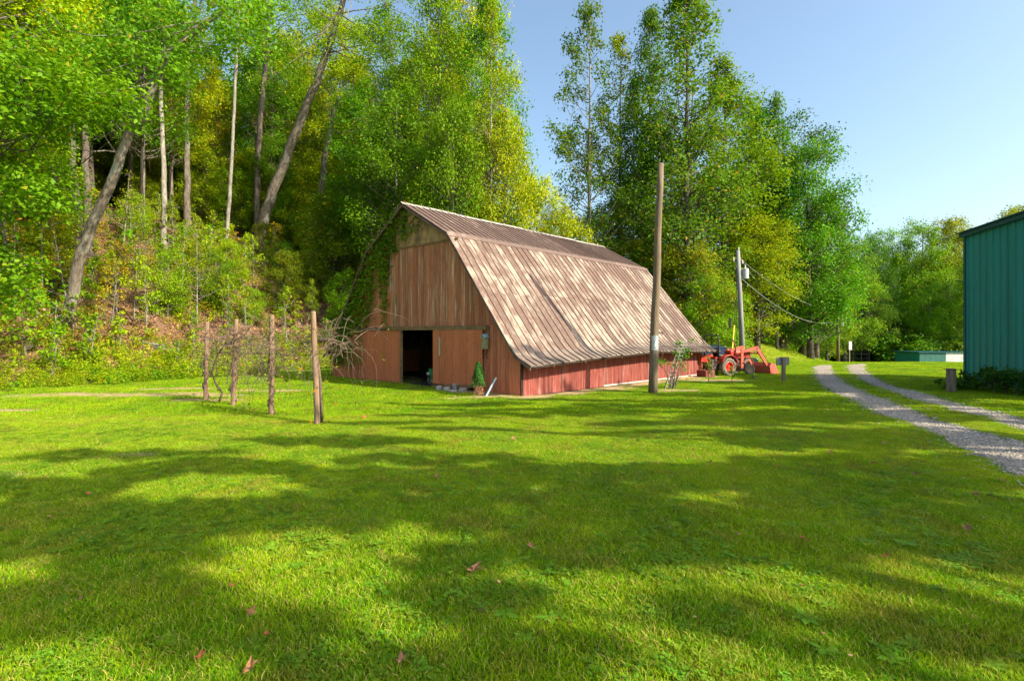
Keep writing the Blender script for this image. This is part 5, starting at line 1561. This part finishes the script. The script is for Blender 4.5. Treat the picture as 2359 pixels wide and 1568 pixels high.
# local x along the wall towards the camera, local y: -? outward is local -y when TN = -(z x TD)
zc = Vector((0, 0, 1)).cross(TD); out = -1 if zc.dot(TN) < 0 else 1
Lb = 8.6
def wtop(u): return 6.22 - .0 * u
pw = .43; n = int(Lb / pw)
for i in range(n):
    a = i * pw; mb = MB(); Z0, Z1 = -.1, wtop(a)
    pr = [(a, 0), (a + .014, .05), (a + .05, .05), (a + .064, 0), (a + .20, 0), (a + .205, .010), (a + .235, .010), (a + .24, 0), (a + .33, 0), (a + .335, .010), (a + .365, .010), (a + .37, 0), (a + pw + .001, 0)]
    vs = [(u, out * d_, Z0) for u, d_ in pr] + [(u, out * d_, Z1) for u, d_ in pr] + [(a, -out * .02, Z0), (a + pw, -out * .02, Z0), (a, -out * .02, Z1), (a + pw, -out * .02, Z1)]
    k = len(pr); fs = [(q, q + 1, k + q + 1, k + q) for q in range(k - 1)] + [(2 * k, 2 * k + 1, 2 * k + 3, 2 * k + 2)]
    mb.add(vs, fs); mb.build('wall_panel', M['teal'], tb)
MB().box((-.02, out * .02, 3.05), (.14, .14, 6.3)).build('corner_trim', M['teal_trim'], tb)
MB().box((Lb / 2 - .1, out * .08, 6.27), (Lb + .3, .20, .16)).build('eave_trim', M['teal_trim'], tb)
MB().box((Lb / 2 - .1, out * .10, 6.39), (Lb + .4, .30, .05)).build('roof_edge', M['teal_trim'], tb)
Wb = 12
MB().hexa([(-.15, -out * -.2, 6.37), (Lb, .2 * out, 6.37), (Lb, -out * Wb / 2, 7.8), (-.15, -out * Wb / 2, 7.8), (-.15, out * .2, 6.42), (Lb, .2 * out, 6.42), (Lb, -out * Wb / 2, 7.86), (-.15, -out * Wb / 2, 7.86)]).build('roof', M['teal_trim'], tb)
MB().hexa([(-.15, -out * Wb, 6.37), (Lb, -out * Wb, 6.37), (Lb, -out * Wb / 2, 7.8), (-.15, -out * Wb / 2, 7.8), (-.15, -out * Wb, 6.42), (Lb, -out * Wb, 6.42), (Lb, -out * Wb / 2, 7.86), (-.15, -out * Wb / 2, 7.86)]).build('roof', M['teal_trim'], tb)
for (xx_, nm) in ((0, 'end_wall'), (Lb - .05, 'end_wall')):
    MB().prism([(-out * .03, -.1), (-out * Wb, -.1), (-out * Wb, 6.35), (-out * Wb / 2, 7.78), (-out * .03, 6.35)], 'x', xx_, xx_ + .05).build(nm, M['teal'], tb)
MB().box((Lb / 2, -out * Wb, 3.1), (Lb, .05, 6.4)).build('rear_wall', M['teal'], tb)

# shrubs along its foot
r = np.random.default_rng(404)
SHL = ['small dark shrub at the far corner of the teal building', 'bushy dark green shrub against the teal wall, second from the corner', 'low shrub with drooping leaves in the middle of the row at the teal wall', 'broad dark shrub at the teal wall next to the frame edge', 'shrub at the teal wall cut by the right frame edge', 'low straggly shrub in front of the wooden stump post']
for i, (px, py, w_, h_) in enumerate(((2262, 902, .75, .85), (2290, 908, .8, 1.0), (2318, 911, .7, .9), (2345, 914, .8, .95), (2375, 916, .8, .9), (2205, 900, .8, .4))):
    x, y, z = hit(px, py)
    y += .5; x = (px - CX) / FPX * y
    C_ = []; R__ = []
    for k in range(14):
        a = r.random() * 6.28; q = w_ * .75 * r.random() ** .5; C_.append((q * math.cos(a), q * math.sin(a), h_ * r.uniform(.25, .85))); R__.append(.22)
    t = build_tree('shrub', [(0, 0, 0), (0, 0, h_ * .3), (0, 0, h_ * .6)], .03, .01, C_, R__, [75] * 14, .085, M['leaf_dark'], M['bark'], 410 + i, sides=5, twigtubes=1, loc=(x, y, zf(x, y)), attach=.2, limb_r=.5)
    tag(t, SHL[i], 'shrub', 'shrubs at the foot of the teal building')
# stump post
x, y, z = hit(2191, 903)
sp = empty('stump_post', (x, y, z), .2, 'short thick wooden post left of the teal building with wire round its top', 'post')
MB().box((0, 0, .40), (.22, .2, .86)).build('post', M['grey_wood'], sp, bevel=.02)
MB().tube([(-.17, -.13, .80), (.17, -.13, .79), (.17, .13, .80), (-.17, .13, .80), (-.17, -.13, .80)], .012, 5).build('wire_loop', M['black_metal'], sp)
MB().tube([(-.15, -.08, .0), (-.17, -.1, .4), (-.22, -.1, .82)], .02, 5).build('side_stake', M['bark'], sp)

# far low shed
x0_ = spot_px(2118, 60)[0]; zz = zf(x0_, 60) - .05
sh = empty('low_shed', (x0_, 60, zz), -.03, 'low green metal shed with pale grey panels far beyond the field', 'shed')
hS = at(0, 812, 60).z - zz; zb_ = 0
for i in range(13):
    m_ = M['shed_pale'] if i in (5, 6) and 'shed_pale' in M else (M.setdefault('shed_pale', pmat('shed_pale', (0.40, 0.42, 0.42), (0.58, 0.60, 0.60), 2, .6)) if i in (5, 6, 7, 8) else M.setdefault('shed_green', pmat('shed_green', (0.02, 0.10, 0.085), (0.03, 0.13, 0.11), 2, .6)))
    MB().box((.3 + i * .6, 0, hS / 2), (.585, .08, hS)).build('wall_panel', m_, sh)
MB().box((3.9, 2.0, hS + .05), (8.2, 4.4, .10)).build('roof', M['teal_trim'], sh)
MB().box((0, 2, hS / 2), (.08, 4, hS)).build('end_wall', M['teal'], sh)

# ------------------------------------------------------------------ tractor
M['tractor_red'] = pmat('tractor_red', (0.30, 0.020, 0.012), (0.42, 0.050, 0.03), 5, .45, bstr=.05, c3=(.52, .16, .10))
M['loader_red'] = pmat('loader_red', (0.42, 0.065, 0.04), (0.50, 0.13, 0.09), 5, .55, bstr=.1, c3=(.45, .10, .05))
M['rim_red'] = pmat('rim_red', (0.60, 0.03, 0.015), (0.70, 0.05, 0.03), 5, .4, bstr=0)
M['rim_rust'] = pmat('rim_rust', (0.30, 0.20, 0.12), (0.50, 0.38, 0.26), 9, .8)
M['engine'] = pmat('engine', (0.03, 0.025, 0.025), (0.16, 0.12, 0.11), 14, .6, metallic=.3)
M['rust'] = pmat('rust', (0.14, 0.06, 0.03), (0.30, 0.15, 0.08), 8, .85)
x, y, z = hit(1661, 864)
tr = empty('tractor', (x, y + .15, z), math.radians(22), 'small red tractor with front loader parked past the far end of the barn', 'tractor')
for s_ in (-1, 1): wheel(tr, (0, s_ * .52, .45), .45, .30, .55, M['rim_red'], ribs=26)
for s_ in (-1, 1): wheel(tr, (1.50, s_ * .46, .27), .27, .17, .52, M['rim_rust'], rz=-.25, ribs=18)
MB().box((.35, 0, .62), (1.3, .34, .34)).build('transmission', M['engine'], tr, bevel=.03)
en = MB(); en.box((1.35, 0, .66), (.78, .34, .36)); en.box((1.25, -.19, .72), (.2, .1, .22)); en.box((1.5, -.18, .62), (.14, .1, .16)); en.tube([(1.0, -.2, .6), (1.3, -.24, .8), (1.7, -.2, .6)], .03, 8); en.tube([(1.1, -.21, .85), (1.6, -.22, .85)], .025, 8)
en.build('engine', M['engine'], tr)
MB().prism([(-.22, .84), (-.235, 1.14), (-.17, 1.25), (.17, 1.25), (.235, 1.14), (.22, .84)], 'x', .78, 1.80).build('hood', M['tractor_red'], tr, bevel=.02)
MB().box((1.81, 0, .98), (.04, .40, .40)).build('grille', M['engine'], tr)
for s_ in (-1, 1): MB().lathe([(0, 1.85), (.06, 1.85), (.065, 1.82)], 'x', (0, s_ * .12, 1.12), 12).build('headlight', M['white_enamel'], tr)
MB().box((.62, 0, 1.02), (.24, .44, .42)).build('dashboard', M['tractor_red'], tr, bevel=.03)
MB().box((.28, 0, .60), (.70, .95, .05)).build('footplate', M['tractor_red'], tr)
for s_ in (-1, 1):
    fm = MB(); pr = []
    for k in range(9):
        a = math.radians(18 + k * 17); pr.append((math.cos(a) * .56, .45 + math.sin(a) * .60))
    inner = [(q[0] * .93, .45 + (q[1] - .45) * .93) for q in pr][::-1]
    fm.prism([(u, w) for u, w in pr + inner], 'y', s_ * .36 if s_ > 0 else -.70, s_ * .36 + .34 if s_ > 0 else -.36)
    fm.prism([(u, w) for u, w in pr] + [(-.45, .6), (.5, .6)], 'y', s_ * .35 - .01, s_ * .35 + .01)
    fm.build('fender', M['tractor_red'], tr, bevel=.01)
MB().box((-.05, 0, .98), (.42, .44, .12)).build('seat', M['black_plastic'], tr, bevel=.04)
MB().box((-.28, 0, 1.20), (.10, .42, .36), (0, -.15, 0)).build('seat_back', M['black_plastic'], tr, bevel=.04)
sw = MB(); sw.lathe([(.17, -.015), (.19, 0), (.17, .015), (.155, 0), (.17, -.015)], 'z', (.42, 0, 1.36), 18); sw.tube([(.42, 0, 1.36), (.58, 0, 1.18)], .018, 6); sw.box((.42, 0, 1.36), (.33, .025, .012)); sw.build('steering_wheel', M['black_plastic'], tr)
MB().tube([(-.55, -.48, .75), (-.55, -.48, 1.9), (-.55, -.42, 2.0), (-.55, .42, 2.0), (-.55, .48, 1.9), (-.55, .48, .75)], .035, 8).build('roll_bar', M['black_metal'], tr, smooth=True)
MB().tube([(.82, -.22, 1.15), (.80, -.24, 1.45), (.62, -.24, 1.78), (.50, -.24, 1.84)], .030, 8).build('exhaust_pipe', M['rust'], tr, smooth=True)
MB().box((-.68, 0, .55), (.35, .7, .5)).build('rear_hitch', M['engine'], tr)
for s_ in (-1, 1):
    y_ = s_ * .48
    MB().box((.98, y_, .82), (.16, .06, 1.0)).build('loader_upright', M['loader_red'], tr, bevel=.01)
    am = MB()
    def bar(a, b, w0, w1, y0=y_, th=.035):
        a = Vector((a[0], 0, a[1])); b = Vector((b[0], 0, b[1])); d = (b - a).normalized(); nrm = Vector((-d.z, 0, d.x))
        am.hexa([(p.x, y0 + q, p.z) for q in (-th, th) for p in (a - nrm * w0, b - nrm * w1, b + nrm * w1, a + nrm * w0)])
    bar((.95, 1.17), (2.0, 1.36), .05, .10); bar((1.95, 1.40), (2.72, .40), .10, .05)
    am.build('loader_arm', M['loader_red'], tr)
    MB().tube([(1.02, y_ - .05, .62), (1.35, y_ - .05, .80)], .04, 8).tube([(1.3, y_ - .05, .775), (1.75, y_ - .05, 1.18)], .022, 8).build('lift_cylinder', M['rust'], tr)
    MB().tube([(2.1, y_ + .05, 1.38), (2.45, y_ + .05, 1.05)], .035, 8).tube([(2.4, y_ + .05, 1.1), (2.86, y_ + .05, .62)], .018, 8).build('tilt_cylinder', M['rust'], tr)
MB().tube([(2.22, -.46, 1.08), (2.22, .46, 1.08)], .04, 8).tube([(1.0, -.46, .40), (1.0, .46, .40)], .05, 8).build('crossbar', M['loader_red'], tr)
bk = MB(); pr = [(2.70, .05), (2.66, .42), (2.78, .60), (2.83, .60), (2.73, .42), (2.76, .12), (3.32, .03), (3.34, 0.0)]
bk.prism(pr, 'y', -.66, .66)
bk.build('bucket_shell', M['loader_red'], tr)
for s_ in (-1, 1):
    MB().prism([(2.70, .03), (2.68, .42), (2.80, .60), (3.05, .52), (3.34, .02)], 'y', s_ * .665 - .012, s_ * .665 + .012).build('bucket_side', M['loader_red'], tr)
    MB().box((2.76, s_ * .46, .48), (.16, .08, .16)).build('bucket_bracket', M['rust'], tr)
# implement frame and box near the barn corner, at the rear of the tractor
x, y, z = hit(1626, 868)
bx = empty('red_box', (x, y, z), .5, 'faded red metal box with white bags beside the far barn corner', 'box')
mb = MB()
for c, s in (((0, -.25, .17), (.62, .03, .32)), ((0, .25, .17), (.62, .03, .32)), ((-.3, 0, .17), (.03, .47, .32)), ((.3, 0, .17), (.03, .47, .32)), ((0, 0, .02), (.6, .5, .03))): mb.box(c, s)
mb.build('box_body', M['board_faded'], bx)
r = np.random.default_rng(5)
for k in range(3):
    o = MB().lathe([(0, 0), (.11, .01), (.14, .07), (.09, .14), (0, .16)], 'z', n=10).build('white_bag', M['white_enamel'], bx, smooth=True); o.location = (-.15 + k * .14, r.normal(0, .05), .14)
# rake-like implement behind the tractor
im = empty('rear_implement', tr.matrix_basis @ Vector((-1.2, 0, 0)), math.radians(22), 'dark rusty implement frame standing behind the tractor by the barn', 'implement')
mb = MB(); mb.box((0, 0, .55), (.10, 1.3, .10)); mb.box((.2, -.3, .55), (.4, .06, .08)); mb.box((.2, .3, .55), (.4, .06, .08)); mb.box((0, 0, .8), (.07, .07, .5)); mb.build('frame', M['rust'], im)
for k in range(6): MB().tube([(0, -.6 + k * .24, .5), (-.15, -.6 + k * .24, .3), (-.05, -.6 + k * .24, .02)], .022, 6).build('tine', M['rust'], im)
MB().box((-.05, -.35, .86), (.55, .05, .34), (0, .12, 0)).build('guard_plate', M['tractor_red'], im)

# parked car behind the tractor, only roof and glass showing
M['car_green'] = pmat('car_green', (0.02, 0.05, 0.03), (0.025, 0.06, 0.035), 3, .3, bstr=0, spec=.6)
M['glass'] = pmat('glass', (0.05, 0.09, 0.16), (0.08, 0.12, 0.22), 2, .05, bstr=0, spec=1.0)
cx_, cy_ = spot_px(1655, 29.3)
car = empty('parked_car', (cx_, cy_, zf(cx_, cy_)), math.radians(-14), 'dark green car parked behind the tractor, only its roof and glass showing', 'car')
MB().prism([(-1.9, .35), (-1.95, .75), (-1.7, .92), (-.2, .95), (.95, .88), (1.9, .72), (2.0, .45), (1.95, .3)], 'y', -.82, .82).build('body', M['car_green'], car, bevel=.05)
MB().prism([(-1.5, .93), (-1.05, 1.36), (-.05, 1.40), (.30, 1.33), (.9, .90)], 'y', -.70, .70).build('cabin_glass', M['glass'], car, bevel=.03)
MB().prism([(-1.1, 1.37), (-.05, 1.405), (.22, 1.36), (.20, 1.40), (-.05, 1.45), (-1.12, 1.41)], 'y', -.70, .70).build('roof', M['car_green'], car)
for q in (-1.05, -.1): MB().box((q, 0, 1.14), (.06, 1.43, .46), (0, .2 if q < -.5 else 0, 0)).build('pillar', M['car_green'], car)
for u in (-1.25, 1.25):
    for s_ in (-1, 1):
        w_ = MB(); w_.lathe([(0, -.1), (.2, -.1), (.31, -.09), (.32, 0), (.31, .09), (.2, .1), (0, .1)], 'y', (u, s_ * .75, .32), 20); w_.build('tyre', M['rubber'], car)

# small plants in front of the tractor
def small_plant(px, py, H, mleaf, n, per, seed, lab, rad=.25, leaf=.07):
    x, y, z = hit(px, py); r = np.random.default_rng(seed); C_ = []; R__ = []
    for k in range(n):
        f = r.uniform(.3, 1); a = r.random() * 6.28; q = H * rad * r.uniform(.2, 1.1) * (1.3 - f); C_.append((q * math.cos(a), q * math.sin(a), H * f)); R__.append(H * .10)
    t = build_tree('small_bush', [(0, 0, 0), (.02, 0, H * .45), (0, .02, H * .95)], .016, .005, C_, R__, [per] * n, leaf, M[mleaf], M['bark'], seed, sides=5, twigtubes=1, loc=(x, y, z), attach=.35, limb_r=.6)
    tag(t, lab, 'bush', 'young plants in front of the tractor')
small_plant(1632, 879, 1.05, 'leaf_autumn', 14, 16, 601, 'slender young plant with orange and yellow leaves left of the tractor wheel', .22)
small_plant(1686, 878, .62, 'leaf_olive', 14, 12, 602, 'squat leafy bush between the two tractor wheels', .45)
small_plant(1737, 877, .36, 'leaf_dark', 6, 5, 603, 'tiny bare bush in front of the loader bucket', .6)

# ------------------------------------------------------------------ fallen leaves on the lawn
M['dead_leaf'] = pmat('dead_leaf', (0.20, 0.085, 0.03), (0.34, 0.18, 0.08), 12, .8, coord='Object', bstr=.3, rnd=.15)
M['dead_leaf_red'] = pmat('dead_leaf_red', (0.34, 0.075, 0.03), (0.48, 0.14, 0.06), 12, .8, bstr=.3, rnd=.15)
def maple_leaf(seed):
    r = np.random.default_rng(seed); pts = []
    lobes = [(-2.45, .55), (-1.95, .34), (-1.35, .95), (-.85, .45), (0, 1.15), (.85, .45), (1.35, .95), (1.95, .34), (2.45, .55)]
    prev = None
    for a, q in lobes:
        pts.append((a, q * r.uniform(.88, 1.12)))
    out_ = [(0, 0, 0)]
    for a, q in pts:
        out_.append((math.sin(a) * q * .5, math.cos(a) * q * .5, .10 * q * q + r.uniform(-.04, .16)))
    out_.append((0, -.08, .0))
    fs = [(0, i, i + 1) for i in range(1, len(out_) - 1)] + [(0, len(out_) - 1, 1)]
    b = len(out_); out_ += [(-.012, -.05, .01), (.012, -.05, .01), (.03, -.50, .05), (.012, -.50, .05)]; fs.append((b, b + 1, b + 2, b + 3))
    return newmesh('fallen_leaf', out_, fs, M['dead_leaf'], link=False).data
LM = [maple_leaf(i) for i in range(4)]
FL = [((1091, 1330), .19, 0, 'largest curled brown leaf on the lawn, in front of the barn corner'),
      ((1224, 1268), .12, 0, 'dark pinkish leaf in shade right of the largest curled leaf'),
      ((576, 1428), .10, 0, 'upright narrow brown leaf in the left foreground'),
      ((463, 1531), .09, 1, 'bright rust-red leaf near the bottom left'),
      ((577, 1560), .13, 0, 'pinkish leaf cut by the bottom frame edge'),
      ((925, 1536), .10, 0, 'flat dull leaf sunk in the grass near the bottom middle'),
      ((205, 1145), .10, 1, 'small orange leaf in the shade at the far left'),
      ((1007, 1105), .12, 0, 'brown leaf on the shaded lawn below the barn door'),
      ((838, 966), .14, 1, 'orange leaf standing on edge right of the nearest vine post'),
      ((1181, 1015), .12, 0, 'small leaf on the sunny strip in front of the near barn corner'),
      ((1336, 979), .12, 0, 'tiny leaf close to the barn side wall'),
      ((1595, 1042), .11, 1, 'reddish leaf on the sunny strip right of the bare pole foot'),
      ((1637, 1070), .11, 0, 'small leaf at the lower edge of the sunny strip'),
      ((1865, 1000), .15, 0, 'pale leaf lying left of the drive in the shade'),
      ((1912, 1046), .12, 0, 'low flat leaf on the shaded grass left of the drive bend'),
      ((2036, 1028), .17, 0, 'broad pale curled leaf beside the gravel track'),
      ((2016, 1073), .13, 0, 'pinkish leaf on the grass below the broad pale one'),
      ((2108, 1101), .13, 0, 'thin leaf on the grass left of the near gravel'),
      ((2127, 1072), .13, 0, 'light leaf almost touching the gravel edge'),
      ((2228, 1228), .13, 0, 'pink-brown leaf near the right frame edge in shade'),
      ((1846, 1250), .10, 1, 'round brown leaf on the dark grass right of centre'),
      ((2040, 1291), .08, 1, 'small red-brown leaf above the sunlit patch at the right'),
      ((2246, 1146), .12, 0, 'dark leaf on the grass below the gravel bend at the right'),
      ((2308, 1113), .13, 0, 'leaf at the grass edge next to the gravel at the far right'),
      ((612, 1478), .05, 1, 'tiny red leaf fragment below the upright narrow leaf'),
      ((533, 1362), .06, 1, 'tiny rusty leaf left of the sunlit patch'),
      ((1150, 957), .11, 0, 'small brown leaf at the foot of the near barn corner'),
      ((1108, 1420), .06, 0, 'little dark leaf below the largest curled leaf'),
      ((1536, 1205), .07, 0, 'faint leaf in the middle of the shaded lawn'),
      ((1848, 1363), .06, 1, 'tiny red leaf at the left end of the sunlit right patch')]
r = np.random.default_rng(33)
for i, (p_, sz, mm, lb) in enumerate(FL):
    x, y, z = hit(*p_)
    o = bpy.data.objects.new('fallen_leaf', LM[i % 4]); COL.objects.link(o)
    o.location = (x, y, z + .035 + sz * .08); o.rotation_euler = (r.normal(0, .35), r.normal(0, .35), r.random() * 6.28)
    if i == 8: o.rotation_euler = (1.2, .2, 1)
    if i == 2: o.rotation_euler = (.9, .7, .4)
    o.scale = (sz, sz, sz)
    if mm:
        o.material_slots[0].link = 'OBJECT'; o.material_slots[0].material = M['dead_leaf_red']
    tag(o, lb, 'leaf', 'fallen leaves on the lawn')
# logs on the bank
for (a, b, R_, lb) in (((318, 790), (420, 808), .09, 'fallen log lying across the leafy bank behind the vine posts'), ((345, 800), (440, 822), .06, 'thinner fallen branch below the log on the bank'), ((70, 720), (150, 760), .08, 'dead branch leaning against the crooked leaning tree foot')):
    A = Vector(hit(*a)); B_ = Vector(hit(*b)); mid = (A + B_) / 2
    mid.z = max(mid.z, zf(mid.x, mid.y) + .02)
    tag(MB().tube([A + Vector((0, 0, .06)), mid + Vector((0, 0, .08)), B_ + Vector((0, 0, .06))], [R_, R_ * .9, R_ * .6], 8).build('fallen_log', M['bark_pale'], smooth=True), lb, 'log', 'fallen wood on the bank')
